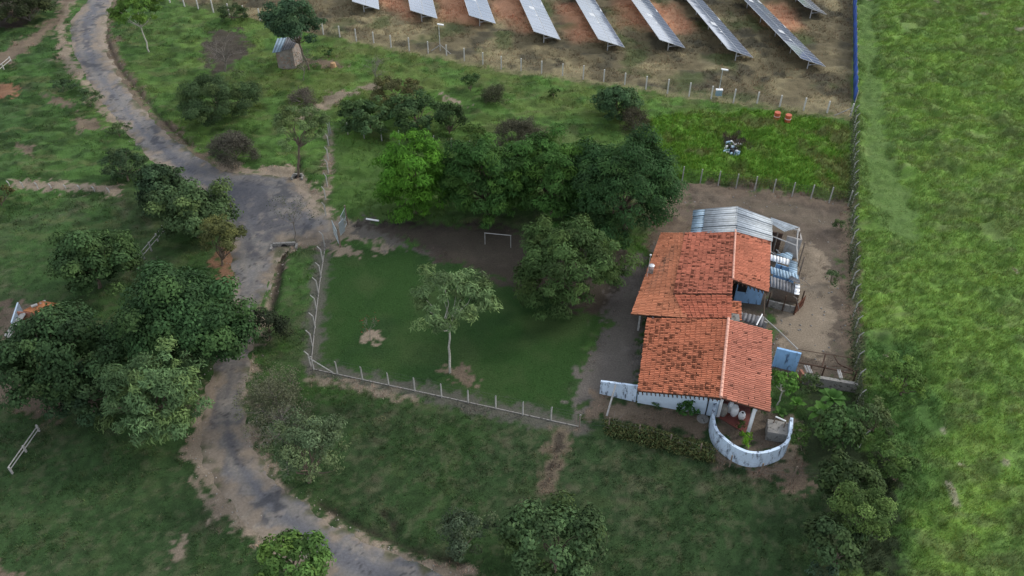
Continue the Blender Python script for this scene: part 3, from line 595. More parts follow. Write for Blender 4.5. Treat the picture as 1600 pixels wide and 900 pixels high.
# -- house side and right boundary
tree('yard_bush','dark bush on bare soil beside the boundary fence',(1300,447),(1298,434),19,15,'shrub',(.050,.075,.040),tall=False,cat='bush')
tree('fence_shrub','small grey shrub in the yard corner beside the boundary fence',(1316,366),(1314,354),15,13,'weedy',(.06,.085,.045),tall=False,cat='bush')
tree('garden_bush','leafy low bush behind the papaya tree',(1262,618),(1260,600),26,20,'weedy',(.055,.085,.040),tall=False,cat='bush')
tree('garden_bush','dark bush below the banana plants',(1308,706),(1306,676),48,44,'dense',(.048,.088,.036),tall=False,cat='bush')
tree('garden_shrub','ragged green shrub outside the right end of the round wall',(1254,704),(1250,682),18,26,'weedy',(.06,.105,.035),tall=False,cat='bush')
tree('boundary_bush','very dark bush left of the pale topped column of foliage',(1322,785),(1318,752),48,46,'dense',(.042,.068,.032),tall=False,cat='bush',seed=3)
tree('boundary_tree','tall bush column with pale yellow green tips on the right boundary',(1352,880),(1346,806),48,80,'fine',(.085,.135,.050),warm=.15,seed=2)
tree('field_edge_bush','soft green mound of bush in the tall grass right of the pen',(1412,640),(1404,592),48,38,'weedy',(.085,.145,.042),dens=1.5,tall=False,cat='bush')
tree('field_edge_bush','grey green bush right of the banana plants, under the soft mound',(1368,700),(1362,655),30,30,'weedy',(.08,.11,.058),dens=1.2,tall=False,cat='bush',seed=4)
tree('field_edge_bush','dark green bush in the field right of the dark boundary bush',(1404,790),(1394,726),46,42,'weedy',(.070,.120,.042),dens=1.4,tall=False,cat='bush',seed=5)
tree('bottom_bush','blackish bush at the bottom edge left of the pale tipped column',(1310,905),(1302,852),50,50,'dense',(.046,.076,.040),tall=False,cat='bush')
tree('bottom_bush','blue grey bush clipped by the bottom edge left of the boundary fence',(1290,925),(1286,902),34,16,'shrub',(.06,.10,.075),tall=False,cat='bush',seed=9)
tree('wall_shrub','big leaved green shrub growing at the white front wall',(1078,668),(1075,638),17,16,'dense',(.04,.10,.035),tall=True,cat='shrub')
tree('wall_weed','tiny grey green bush at the foot of the white front wall',(1027,640),(1026,632),7,6,'weedy',(.07,.12,.08),tall=False,cat='bush')
tree('patio_plant','bright lime plant standing inside the round wall',(1166,700),(1164,686),12,13,'bamboo',(.12,.24,.03),tall=False,cat='plant')
# overgrown hedge over the front fence
def hedge(a, b, h, wdt, n, col, name, label, lm=.22):
    global rng
    rng = np.random.default_rng(int(a[0])); A_, B_ = P(*a), P(*b); t = empty(name, A_, label, 'hedge')
    k = rng.random(n); pos = A_+(B_-A_)*k[:, None]; ds = k*np.linalg.norm(B_-A_); hh = h*(.15+1.35*fbm(ds, k*0, 1.5, 4, 3)); wdt = wdt*(.5+.9*fbm(ds, k*0, 1.1, 8, 2))
    a_ = rng.uniform(0, np.pi, n); rr = np.sqrt(rng.random(n))
    pos[:, 1] += np.cos(a_)*wdt*rr; pos[:, 2] = np.abs(np.sin(a_))*hh*rr+.02; pos[:, 0] += rng.normal(0, .15, n)
    L = lm*rng.uniform(.6, 1.4, n); c = np.array(col)*rng.uniform(.6, 1.5, (n, 1)); c[:, 0] *= rng.uniform(.8, 1.4, n)
    leaves_mesh('foliage', pos, unit(n)+np.array([0,0,.6]), unit(n), L, L*.4, c, t)
    mb = MB(); 
    for i in range(40 if name == 'vine_hedge' else 0):
        q = A_+(B_-A_)*random.random(); mb.tube(q, q+np.array([random.gauss(0,.4), random.gauss(0,.4), random.uniform(.5,1.1)*h]), .02, .008, 4)
    if mb.v: mb.build('stems', M['twig'], t)
hedge((948,668),(1112,712), 1.0, .8, 7500, (.095,.125,.048), 'vine_hedge', 'overgrown yellowish vine hedge on the front fence left of the round wall')
hedge((1062,272),(1320,304), .7, .7, 2600, (.10,.20,.03), 'grass_bank', 'bright green growth leaning on the back of the yard fence')
# banana plants and papaya
def banana(name, label, base, ht, n, ln, col=(.07,.16,.03)):
    global rng
    rng = np.random.default_rng(int(base[0])); B = P(*base); t = empty(name, B, label, 'plant')
    MB().tube(B, B+np.array([0,0,ht*.55]), .12, .08, 8).build('stem', mat('banana_stem', (.12,.16,.06), .7), t)
    V, F, CC = [], [], []
    for i in range(n):
        a = 2*math.pi*i/n+rng.uniform(-.4,.4); el = rng.uniform(.5,1.2); o = B+np.array([0,0,ht*.5]); K = 7
        for k in range(K+1):
            s_ = k/K; rad_ = ln*s_*math.cos(el)*(1); z = ln*s_*math.sin(el)-ln*.55*s_**2.2
            w = .26*ln/1.6*math.sin(math.pi*min(1, .08+s_*.93))**.6
            p = o+np.array([math.cos(a)*rad_, math.sin(a)*rad_, z]); sd_ = np.array([-math.sin(a), math.cos(a), 0])
            V += [p-sd_*w+np.array([0,0,.05]), p, p+sd_*w+np.array([0,0,.05])]; c_ = np.array(col)*rng.uniform(.85,1.2); CC += [c_]*3
            if k: j = len(V)-6; F += [(j, j+1, j+4, j+3), (j+1, j+2, j+5, j+4)]
    raw_mesh('leaves', np.array(V), np.array(F), M['leaf'], t, col=np.array(CC), smooth=True)
banana('banana_plant','banana plant in the garden nearest to the papaya tree',(1276,660),2.3,10,1.5)
banana('banana_plant','topmost banana plant, just below the grey pen wall',(1294,640),2.4,10,1.6,(.06,.14,.03))
banana('banana_plant','banana plant nearest to the boundary fence, right of the other two',(1322,668),2.2,10,1.5,(.055,.12,.035))
banana('banana_plant','low dark banana plant in front of the dark garden bush',(1284,688),1.6,9,1.3,(.04,.09,.025))
tree('papaya_tree','papaya tree with a thin pale stem beside the right roof edge',(1214,634),(1228,596),24,20,'dense',(.07,.15,.035),bark='palebark',tr=.06)
banana('broadleaf_plant','bright broad leaved plant under the papaya tree',(1242,640),1.3,12,1.0,(.075,.18,.03))
banana('broadleaf_plant','low broad leaved plant against the right house wall by the roof corner',(1216,652),.8,10,1.0,(.06,.13,.03))

# ---------------------------------------------------------------- solar tables
AX = P(812,0,2.3)-P(834,49,2.3); AX = AX/np.linalg.norm(AX)
ACR = P(876,62,.75)-P(834,49,2.3)
def make_table():
    o = np.zeros(3); t = empty('solar_table', o)
    fr, gl, rail = MB(), MB(), MB(); ncol = 34; mw = 1.12; half = ACR/2
    up = np.cross(ACR, AX); up /= np.linalg.norm(up); up = up if up[2] > 0 else -up
    for i in range(ncol):
        for j in (0, 1):
            a = o+AX*(i*mw)+half*j+half*.012; da = AX*(mw-.03); dh = half*.976
            q = [a, a+dh, a+dh+da, a+da]; 
            fr.hexa([p-up*.04 for p in q], q)
            g = .045; A2 = a+AX*g+half/np.linalg.norm(half)*g; da2 = AX*(mw-.03-2*g); dh2 = dh-half/np.linalg.norm(half)*2*g
            q2 = [A2, A2+dh2, A2+dh2+da2, A2+da2]; tw = random.gauss(0,.006); tv_ = random.gauss(0,.010); gl.hexa([p-up*.02 for p in q2], [p+up*(.012+e) for p, e in zip(q2, (tw, tv_, tv_-tw*.5, -tv_*.4))])
    fr.build('module_frame', M['frame'], t); gl.build('module_glass', M['pv'], t)
    for f in (.12, .38, .62, .88): rail.tube(o+ACR*f-up*.09, o+ACR*f-up*.09+AX*ncol*mw, .04, n=4)
    rail.build('rail', M['galv'], t)
    for k in range(0, 36, 5):
        b = o+ACR*.42+AX*(.6+k*1.05)-up*.12; foot = b.copy(); foot[2] = -2.35
        MB().tube(foot, b, .07, n=6).build('post', M['galv'], t)
        br = MB(); e = o+ACR*.93+AX*(.6+k*1.05)-up*.12; br.tube(foot*.35+b*.65, e, .035, n=4); br.tube(foot*.45+b*.55, o+ACR*.75+AX*(.6+k*1.05)-up*.12, .03, n=4)
        br.tube(o+ACR*.04+AX*(.6+k*1.05)-up*.12, e, .04, n=4); br.build('brace', M['galv'], t)
    return t
def copy_tree(o, parent=None):
    c = o.copy(); C.objects.link(c); c.parent = parent
    for ch in list(o.children): copy_tree(ch, c)
    return c
spots = [((550,2),'farthest left solar table, only its blue near end in frame'),((641,16),'second solar table from the left, its bluish end just in frame'),((733,24),'third solar table from the left, near end above the lamp pole'),
 ((834,49),'bright silvery solar table, fourth from the left'),((935,61),'half silvery half dark solar table, fifth from the left'),((1031,62),'sixth solar table from the left'),
 ((1138,77),'seventh solar table from the left, above the pole with the white box'),((1252,91),'long dark solar table ending nearest to the right fence'),((1258,10),'short piece of solar table at the top edge by the blue screen')]
st = make_table()
for i, (px, lab) in enumerate(spots):
    o = st if i == 0 else copy_tree(st)
    p = P(*px, 2.3); o.location = tuple(float(q) for q in p); tag(o, lab, 'solar table', 'rows of solar tables in the solar field')

# ---------------------------------------------------------------- fences
def post_mb(p, h, bend=None, w=.11, lean=0):
    mb = MB(); p = np.array(p, float)
    if bend is None: mb.box((p[0], p[1], h/2), (w, w, h))
    else:
        bd = np.array([bend[0], bend[1], 0]); k = p+np.array([0,0,h*.8]); mb.tube(p, k, w*.6, w*.55, 4); mb.tube(k, k+np.array([0,0,h*.2])+bd*.32, w*.55, w*.4, 4)
    return mb
def fence(name, label, line, sp, h, bend=None, wires=4, base=False, mt='concrete', w=.11, wr=.004, mesh=False, group=None, pts=None):
    L = [P(*q) for q in line]; t = empty(name, L[0], label, 'fence', group)
    seg = [np.linalg.norm(b-a) for a, b in zip(L[:-1], L[1:])]; tot = sum(seg); n = max(2, round(tot/sp))
    def at(d):
        for a, b, s_ in zip(L[:-1], L[1:], seg):
            if d <= s_+1e-6: return a+(b-a)*(d/s_)
            d -= s_
        return L[-1]
    ps = [at(tot*i/n) for i in range(n+1)]
    for p in ps:
        hh = h*random.uniform(.95, 1.04); q = p+np.array([random.gauss(0,.03), random.gauss(0,.03), 0])
        post_mb(q, hh, bend, w).build('post', M[mt], t)
    wm = MB()
    for k in range(wires):
        z = h*.95*(k+.6)/wires
        for a, b in zip(ps[:-1], ps[1:]): wm.tube((a[0],a[1],z), (b[0],b[1],z+random.gauss(0,.02)), wr, n=3)
    if mesh:
        for a, b in zip(ps[:-1], ps[1:]):
            for i in range(12):
                p = a+(b-a)*i/12; q = a+(b-a)*(i+4)/12; wm.tube((p[0],p[1],.05), (q[0],q[1],h*.9), .004, n=3); wm.tube((q[0],q[1],.05), (p[0],p[1],h*.9), .004, n=3)
    wm.build('wire', M['wire'], t)
    if base:
        bm_ = MB()
        for a, b in zip(L[:-1], L[1:]): bm_.wall(a, b, .09, .09, .08, -.03)
        bm_.build('base_beam', M['oldconcrete'], t)
    return t, ps
sf, sp_ = fence('solar_field_fence','long concrete post and mesh fence along the near side of the solar field',[(245,2),(330,20),(420,36),(516,57),(600,74),(687,88),(800,112),(920,125),(1000,140),(1120,158),(1328,184)],2.75,1.95,None,6,mesh=True,w=.15,mt='paleconcrete')
b = MB(); q = P(689,84); b.tube(q+np.array([0,0,1.3]), q+np.array([1.6,-.5,0]), .06, n=4); b.tube(q+np.array([0,0,1.3]), q+np.array([-1.6,.5,0]), .06, n=4); b.build('brace', M['concrete'], sf)
b = MB(); q = P(1328,184); b.tube(q+np.array([0,0,1.4]), q+np.array([-1.8,.5,0]), .06, n=4); b.build('brace', M['concrete'], sf)
fl, _ = fence('front_lawn_fence','bent top concrete post fence along the near side of the lawn',[(489,577),(700,622),(905,667)],2.2,1.85,(.1,-.9),5,base=True,w=.11)
b = MB(); q = P(486,578); b.tube(q+np.array([0,0,1.5]), q+np.array([1.9,-.35,.05]), .05, n=4); b.build('brace', M['concrete'], fl)
fs, _ = fence('side_lawn_fence','bent top post fence seen end on along the left side of the lawn',[(508,386),(500,440),(493,500),(486,572)],2.2,1.85,(-.9,.1),5,base=True,w=.11)
fence('thicket_fence','row of pale concrete posts in shade behind the bamboo clump',[(517,210),(600,222),(700,236),(790,250)],2.15,1.9,(.3,-.7),5,w=.11)
fence('gate_side_fence','leaning post fence between the sandy trail corner and the gate',[(515,212),(513,270),(509,338)],2.6,1.8,(-.7,.2),5,w=.12)
fence('yard_back_fence','concrete post fence behind the house yard',[(1066,284),(1200,302),(1325,322)],2.0,1.9,None,6,mesh=True,w=.10)
rf, rp = fence('boundary_fence','long overgrown boundary fence between the house plot and the tall pasture',[(1333,186),(1329,320),(1331,460),(1336,600),(1342,700)],2.2,2.0,(.9,0),5,w=.11)
fence('hedge_fence','wooden post fence running in front of the round wall',[(905,667),(948,668),(1112,716),(1155,738),(1200,744),(1245,746),(1290,750)],2.2,1.35,None,3,mt='wood',w=.09)
fence('low_post_fence','low whitish post fence across the field left of the road',[(15,292),(60,295),(120,299),(172,303)],1.55,.75,(-.6,.3),3,w=.13)
# creeper on boundary fence
rng = np.random.default_rng(5); pos = []
for a, b in zip(rp[:-1], rp[1:]):
    n = 420; k = rng.random((n, 1)); q = a+(b-a)*k; q[:, 2] = rng.random(n)**1.2*1.75; q[:, 0] += rng.normal(0, .22, n); pos.append(q)
pos = np.concatenate(pos); kk = fbm(pos[:,0], pos[:,1], 2.5, 6, 2) > rng.uniform(.3,.62,len(pos)); pos = pos[kk]; N = len(pos)
L = rng.uniform(.14,.3,N); c = np.array((.065,.085,.042))*rng.uniform(.6,1.5,(N,1))
leaves_mesh('creeper', pos, unit(N)+np.array([0,0,.5]), unit(N), L, L*.5, c, rf)
# blue screen on the far boundary
A_, B_ = P(1333,166), P(1332,-40); t = empty('blue_screen_fence', A_, 'blue fabric screen fence separating the solar field from the tall pasture', 'fence')
K = 60; V, F = [], []
for i in range(K+1):
    p = A_+(B_-A_)*i/K; wob = .12*math.sin(i*1.7)+random.gauss(0,.05)
    for z, e in ((.08,0),(1.0,wob),(2.05+random.gauss(0,.05),wob*.5)): V.append((p[0]+e, p[1], z))
    if i: j = len(V)-6; F += [(j,j+1,j+4,j+3),(j+1,j+2,j+5,j+4)]
so = raw_mesh('fabric', np.array(V), np.array(F), M['plastic_blue'], t, smooth=True); so.modifiers.new('thick','SOLIDIFY').thickness = .02
for i in range(18):
    p = A_+(B_-A_)*i/17+np.array([.1,0,0]); MB().tube(p, p+np.array([0,0,2.15]), .05, n=6).build('post', M['concrete'], t)
# white ranch rails and loose rails
def rail_fence(name, label, a, b, n, h, mt='plank', rails=2):
    A_, B_ = P(*a), P(*b); t = empty(name, A_, label, 'fence')
    for i in range(n+1):
        p = A_+(B_-A_)*i/n; MB().box((p[0],p[1],h/2), (.12,.12,h)).build('post', M[mt], t)
    for k in range(rails):
        z = h*(.5+.42*k); MB().tube((A_[0]-.1,A_[1],z), (B_[0]+.1,B_[1],z), .05, n=4).build('rail', M[mt], t)
rail_fence('rail_fence','whitish two rail fence between the dense tree and the bend tree',(215,420),(258,366),4,1.1,'plank')
rail_fence('rail_fence','pale two rail fence at the left edge of the lower meadow',(20,740),(62,674),2,.75,'plank')
rail_fence('rail_fence','small white rail fence at the far left edge',(-6,120),(18,98),2,.9,'plank')
# gate
ga, gb = P(533,364), P(540,318); gm = P(529,384)
t = empty('metal_gate', ga, 'grey metal farm gate with two sagging open leaves at the lawn entrance', 'gate')
G1, G2, G3 = P(529,384), P(540,368), P(544,352)
for p in (P(532,386), P(543,350)):
    MB().tube(p, p+np.array([0,0,2.3]), .09, .08, 8).build('post', M['wood'], t)
def leaf(p, q, h):
    mb = MB(); p = np.array(p); q = np.array(q)
    up_ = lambda z: np.array([0,0,z])
    for z in (.2, h*.5, h): mb.tube(p+up_(z), q+up_(z), .035, n=6)
    for i in range(9): w_ = p+(q-p)*i/8; mb.tube(w_+up_(.2), w_+up_(h), .03 if i in (0,8) else .013, n=5)
    mb.tube(p+up_(.2), q+up_(h), .025, n=5); mb.build('gate_leaf', M['gate'], t)
leaf(P(531,385), P(522,366), 1.7); leaf(P(543,350), P(536,364), 2.0); 
MB().box((*(P(536,366)[:2]), .9), (.9,.06,1.5), R(70)).build('mesh_panel', M['gate'], t)

# ---------------------------------------------------------------- house
def vcolor_roof(parent, eA, eB, rB, rA, seed, moss=.0, mossfn=None, cols=((.58,.215,.12),(.50,.17,.09)), pitch=.205, row=.40, name='tiles', over_=.0):
    """clay tile slope: eA,eB eave corners, rB,rA ridge corners. Each tile is modelled."""
    r_ = np.random.default_rng(seed); eA, eB, rA, rB = map(lambda q: np.array(q, float), (eA, eB, rA, rB))
    Ls = max(np.linalg.norm(eB-eA), np.linalg.norm(rB-rA)); Lt = (np.linalg.norm(rA-eA)+np.linalg.norm(rB-eB))/2
    nt, nr = max(2, int(round(Ls/pitch))), max(2, int(round(Lt/row))); nrm = np.cross(eB-eA, rA-eA); nrm /= np.linalg.norm(nrm); nrm = nrm if nrm[2] > 0 else -nrm
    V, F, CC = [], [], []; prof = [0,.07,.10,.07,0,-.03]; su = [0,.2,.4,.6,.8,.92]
    ts = [0, .60, .63, 1]
    for j in range(nr):
        for i in range(nt):
            s0, jit = i/nt, r_.normal(0,.05); lift = r_.normal(0,.006)
            mid = (eA*(1-s0)+eB*s0)*(1-j/nr)+(rA*(1-s0)+rB*s0)*j/nr
            base = np.array(cols[0])*(1-.5*(q_ := r_.random()))+np.array(cols[1])*.5*q_; base = base*r_.uniform(.85,1.13)*(.80+.38*fbm(np.array([mid[0]*1.0]), np.array([mid[1]*2.2]), 2.4, seed, 3)[0])
            mk = mossfn(mid, s0, j/nr) if mossfn else moss
            mark = r_.random() < mk; n0 = len(V)
            for ti, tt in enumerate(ts):
                t_ = (j+tt+jit)/nr; t_ = min(max(t_, -.01), 1.01)
                for a, h in zip(su, prof):
                    s_ = s0+a/nt; p = (eA*(1-s_)+eB*s_)*(1-t_)+(rA*(1-s_)+rB*s_)*t_
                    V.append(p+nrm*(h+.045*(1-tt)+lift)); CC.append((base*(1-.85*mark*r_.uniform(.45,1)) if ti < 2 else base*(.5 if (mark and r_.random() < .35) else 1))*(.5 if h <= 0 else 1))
            m_ = len(su)
            for ti in range(3):
                for k in range(m_-1): a = n0+ti*m_+k; F.append((a, a+1, a+1+m_, a+m_))
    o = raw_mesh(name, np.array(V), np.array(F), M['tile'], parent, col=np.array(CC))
    return o
def deck(parent, q, th=.07, name='roof_deck', mt='darkwood', drop=.03):
    return MB().slab([np.array(p)-np.array([0,0,drop]) for p in q], th).build(name, M[mt], parent)
def ridge_cap(parent, a, b, name='ridge_cap', r=.13):
    a, b = np.array(a, float), np.array(b, float); n = max(2, int(np.linalg.norm(b-a)/.42)); mb = MB()
    for i in range(n):
        p, q = a+(b-a)*i/n, a+(b-a)*(i+1.06)/n; mb.tube(p+np.array([0,0,.02]), q+np.array([0,0,.0]), r, r*.9, 10)
    return mb.build(name, M['ridge'], parent)
house = empty('farmhouse', P(1060,640), 'whitewashed farmhouse with a long orange clay tile roof in several sections', 'house')
def mossA(mid, s, t): n = fbm(np.array([mid[0]]), np.array([mid[1]]), 2.2, 3, 2)[0]; return .50 if n > .48 else .20
def mossL(mid, s, t): return .04
def mossLow(mid, s, t):
    n = fbm(np.array([mid[0]]), np.array([mid[1]]), 1.8, 13, 2)[0]; e = .45 if s < .1 else 0
    return max(e, (.42 if (n > .47 and t < .75) else .09))
def mossR(mid, s, t): return .035
# lower (near) section
zl, zr_, ze = 2.9, 4.05, 3.35
eA, eB = P(996,611,zl), P(1011,497,zl); rA, rB = P(1126,622,zr_), P(1138,499,zr_)
vcolor_roof(house, eA, eB, rB, rA, 1, mossfn=mossLow); deck(house, [eA, eB, rB, rA])
fA, fB = P(1203,644,ze), P(1206,517,ze)
vcolor_roof(house, fA, fB, rB, rA, 2, mossfn=mossR, cols=((.60,.25,.17),(.53,.20,.13))); deck(house, [fA, rA, rB, fB])
ridge_cap(house, rA+np.array([0,0,.1]), rB+np.array([0,0,.1]))
# upper (far) section
zu = 4.15
ur0, ur1 = P(1143,497,zu), P(1149,361,zu)
m0, m1 = P(1052,459,3.5), P(1070,364,3.5)
vcolor_roof(house, m0, m1, ur1, P(1144,459,zu), 3, mossfn=mossA, cols=((.55,.20,.125),(.49,.165,.105))); deck(house, [m0, m1, ur1, P(1144,459,zu)])
l0, l1 = P(986,491,2.75), P(1016,388,2.75)
vcolor_roof(house, l0, P(1033,364,2.75), P(1068,364,3.42), P(1073,497,3.5), 4, mossfn=mossL, cols=((.60,.25,.14),(.54,.21,.11)))
vcolor_roof(house, P(1052,459,3.47), P(1052.5,459.5,3.47)*0+P(1072,497,3.49), P(1143,497,zu-.02), P(1144,460,zu-.02), 5, mossfn=lambda m,s,t:.07, cols=((.52,.15,.075),(.45,.12,.06))) if False else None
vcolor_roof(house, P(1069,497,3.44), P(1054,461,3.46), P(1144,461,zu), P(1143,497,zu), 5, mossfn=lambda m,s,t:.10, cols=((.56,.19,.115),(.50,.16,.09)))
deck(house, [l0, P(1033,364,2.75), P(1068,364,3.42), P(1073,497,3.5)]); deck(house, [P(1070,497,3.45), P(1054,461,3.46), P(1144,461,zu), P(1143,497,zu)])
g0, g1 = P(1201,457,3.35), P(1204,377,3.35); h0 = P(1145,437,zu)
vcolor_roof(house, g0, g1, ur1, h0, 6, mossfn=lambda m,s,t:(.35 if s > .84 else .03), cols=((.60,.23,.14),(.54,.20,.12))); deck(house, [g0, h0, ur1, g1])
ridge_cap(house, h0+np.array([0,0,.1]), ur1+np.array([0,0,.1]), r=.10)
vcolor_roof(house, P(1158,501,2.4), P(1157,471,2.4), P(1143,470,2.8), P(1142,500,2.8), 8, moss=.4)
# walls
wm = MB()
Aw, Bw = P(996,628), P(1118,650)
axv = (rB-rA)[:2]/np.linalg.norm((rB-rA)[:2])
back = lambda p, d: np.array([p[0]+axv[0]*d, p[1]+axv[1]*d, 0])
wm.wall(Aw, Bw, 2.75, 3.75, .18); lenH = 7.4
wm.wall(back(Aw,.1), back(Aw,lenH), 2.7, 2.7, .18)
Cw = P(1180,668); wm.wall(back(Bw,2.4), np.array([Cw[0],Cw[1],0])+np.append(axv*2.4,0), 3.6, 3.2, .18)
wm.wall(np.append((Bw[:2]+axv*.09),0), back(Bw,2.35), 3.7, 3.6, .18)
E1 = np.array([fA[0],fA[1],0])+np.append(-np.array([axv[1],-axv[0]])*.5,0)
wm.wall(back(E1,2.9), back(E1,8.2), 3.15, 3.15, .18)
wm.build('wall', M['wall'], house)
w2 = MB(); ua, ub = P(1155,468), P(1191,477)
w2.wall(P(1146,470), P(1188,475.5), 3.75, 3.2, .16); w2.wall(P(1187,474), back(P(1187,474),8.0), 3.05, 3.05, .16)
w2.wall(P(1062,500), back(P(1062,500),9), 3.1, 3.1, .16); w2.build('wall', M['wallblue'], house)['label'] = 'light blue gable wall of the far section'
MB().box((*(P(1150,470)[:2]+np.array([.1,-.12])), 2.1), (1.1,.08,1.7), math.atan2(-.25,1)).build('doorway', M['dark'], house)
# front wall details
dn = (Bw-Aw)/np.linalg.norm(Bw-Aw); an = math.atan2(dn[1], dn[0]); out_ = np.array([dn[1], -dn[0], 0])
def onwall(f, z, o=.1): p = Aw+(Bw-Aw)*f+out_*o; return (p[0], p[1], z)
MB().tube(onwall(.87,.1,.14), onwall(.87,3.2,.14), .045, n=8).build('drain_pipe', M['dark'], house)
MB().box(onwall(.52,1.9,.1), (.38,.05,.22), an).build('vent', M['dark'], house)
wf = MB().box(onwall(.945,2.35,.11), (.8,.08,.7), an).build('window', M['redwood'], house); MB().box(onwall(.945,2.35,.17), (.6,.04,.5), an).build('pane', M['glass'], wf)
rt = MB()
for i in range(19):                                   # rafter tails under the front gable
    f = (i+.3)/19; p = eA+(rA-eA)*f; rt.box((p[0]-axv[0]*0.02, p[1]+.12, p[2]-.2), (.07,.5,.12), 0)
for i in range(9):
    f = (i+.5)/9; p = h0+(g0-h0)*f; rt.box((p[0], p[1]+.12, p[2]-.2), (.07,.5,.12), 0)
rt.build('rafter_tails', M['darkwood'], house)
# porch and carport posts
pp = MB(); q = P(1121,652); MB().box((q[0]+.05,q[1]+.1,1.7), (.22,.22,3.4), an).build('porch_post', M['white'], house)
q = P(1168,678); MB().box((q[0],q[1],1.6), (.24,.24,3.2), an).build('porch_post', M['white'], house)
for px in ((997,516),(1040,512)):
    q = P(*px); MB().box((q[0],q[1],1.35), (.16,.16,2.7), an).build('carport_post', M['concrete'], house)
FL = [P(1119,650,.06), P(1170,680,.06), np.append((P(1170,680)+np.append(axv*3.4,0))[:2],.06), np.append((P(1119,650)+np.append(axv*3.0,0))[:2],.06)]
MB().slab(FL, .08).build('porch_floor', M['redfloor'], house)
# kettle style water heater and mast on roof
q = P(1017,424,3.1); ck = empty('roof_vent', q, 'small grey metal vent box on the left orange roof slope', 'vent')
MB().box((q[0],q[1],q[2]+.15), (.42,.42,.5), an).build('vent_base', M['oldconcrete'], ck); MB().lathe((q[0],q[1],q[2]+.4), [(.24,0),(.26,.06),(.26,.3),(.12,.36)], 14).build('vent_cap', M['galv'], ck)
q = P(1011,432,3.0); MBp = MB().tube(q, q+np.array([.05,0,2.4]), .03, .025, 6); MBp.lathe((q[0]+.05,q[1],q[2]+2.35), [(.03,0),(.09,.03),(.09,.12),(.02,.15)], 8)
tag(MBp.build('roof_mast', M['galv'], None), 'thin metal mast beside the vent box on the orange roof', 'mast')
# car under the carport
cp = P(1024,508); cb = R(78); car = empty('parked_car', cp, 'black car parked under the carport roof, only its nose visible', 'car')
def loc_(x, y, z, p=cp, a=cb): return (p[0]+x*math.cos(a)-y*math.sin(a), p[1]+x*math.sin(a)+y*math.cos(a), z)
body = MB()
pr = [(-.1,.45,.62),(.25,.5,.78),(1.15,.5,.92),(1.7,.45,1.38),(3.0,.45,1.42),(3.6,.48,.98),(3.95,.45,.85)]
ring = []
for x_, zb, zt in pr:
    wd = .82 if zt < 1.1 else .66
    ring.append([loc_(x_, -.84, .32), loc_(x_, -wd, zt), loc_(x_, wd, zt), loc_(x_, .84, .32)])
V = [p for r_ in ring for p in r_]; F = []
for i in range(len(ring)-1):
    for k in range(4): a = i*4+k; b_ = i*4+(k+1) % 4; F.append((a, b_, b_+4, a+4))
F += [(3,2,1,0), tuple(len(V)-4+i for i in range(4))]
body.add(V, F); body.build('body', M['car'], car, bevel=.05)
MB().hexa([loc_(1.22,-.6,.97),loc_(1.22,.6,.97),loc_(1.66,.56,1.38),loc_(1.66,-.56,1.38)], [loc_(1.16,-.6,1.0),loc_(1.16,.6,1.0),loc_(1.60,.56,1.42),loc_(1.60,-.56,1.42)]).build('windscreen', M['glass'], car)
for x_, y_ in ((.5,-.86),(.5,.86),(3.3,-.86),(3.3,.86)):
    w_ = MB().tube(loc_(x_, y_-.09, .31), loc_(x_, y_+.09, .31), .31, n=16).build('wheel', M['rubber'], car); MB().tube(loc_(x_, y_-.1, .31), loc_(x_, y_+.1, .31), .17, n=12).build('rim', M['galv'], w_)
for y_ in (-.6,.6): MB().box(loc_(-.1,y_,.58), (.06,.3,.14), cb).build('headlight', M['white'], car)
# low walls
lw = MB(); a, b = P(937,614), P(993,627); lw.wall(a, b, 1.45, 1.85, .18)
tag(lw.build('garden_wall', M['wallworn'], None), 'short white garden wall ending left of the house front', 'wall')
a, b = P(962,601,1.65), P(948,650,.05); tag(MB().tube(a, b, .07, .08, 6).build('leaning_pole', M['plank'], None), 'grey weathered pole leaning over the short white garden wall', 'pole')
cv = [P(u, v, 1.6) for u, v in [(1121,625.5),(1117,645),(1118.7,661),(1123,672),(1131,681),(1149,695),(1170,704),(1191.5,704.6),(1213,698.5),(1227,689.5),(1233,675),(1235,652)]]
def smooth_line(pts, k=6):
    pts = [np.array(p) for p in pts]; out = []
    for i in range(len(pts)-1):
        p0, p1, p2, p3 = pts[max(i-1,0)], pts[i], pts[i+1], pts[min(i+2, len(pts)-1)]
        for j in range(k):
            t_ = j/k; out.append(.5*((2*p1)+(-p0+p2)*t_+(2*p0-5*p1+4*p2-p3)*t_**2+(-p0+3*p1-3*p2+p3)*t_**3))
    return out+[pts[-1]]
cl_ = smooth_line(cv); V, F = [], []
for i, p in enumerate(cl_):
    d = cl_[min(i+1, len(cl_)-1)]-cl_[max(i-1,0)]; nn = np.array([d[1], -d[0]]); nn /= np.linalg.norm(nn); nn = nn*.22
    o2 = (p[0]+nn[0], p[1]+nn[1]) ; 
    V += [(p[0],p[1],-.05),(p[0],p[1],1.6),(o2[0],o2[1],1.6),(o2[0],o2[1],-.05)]
    if i: j = len(V)-8; F += [(j+k, j+4+k, j+4+(k+1) % 4, j+(k+1) % 4) for k in range(4)]
F += [(0,1,2,3), (len(V)-1,len(V)-2,len(V)-3,len(V)-4)]
cw_ = MB().add(V, F); tag(cw_.build('round_wall', M['wallworn'], None), 'curved blue white wall with peeling paint round the patio', 'wall')
tag(MB().wall(P(1206,571), P(1243,580), 2.1, 2.1, .2).build('blue_wall', M['wallblue'], None), 'stained light blue wall right of the near tiled roof', 'wall')
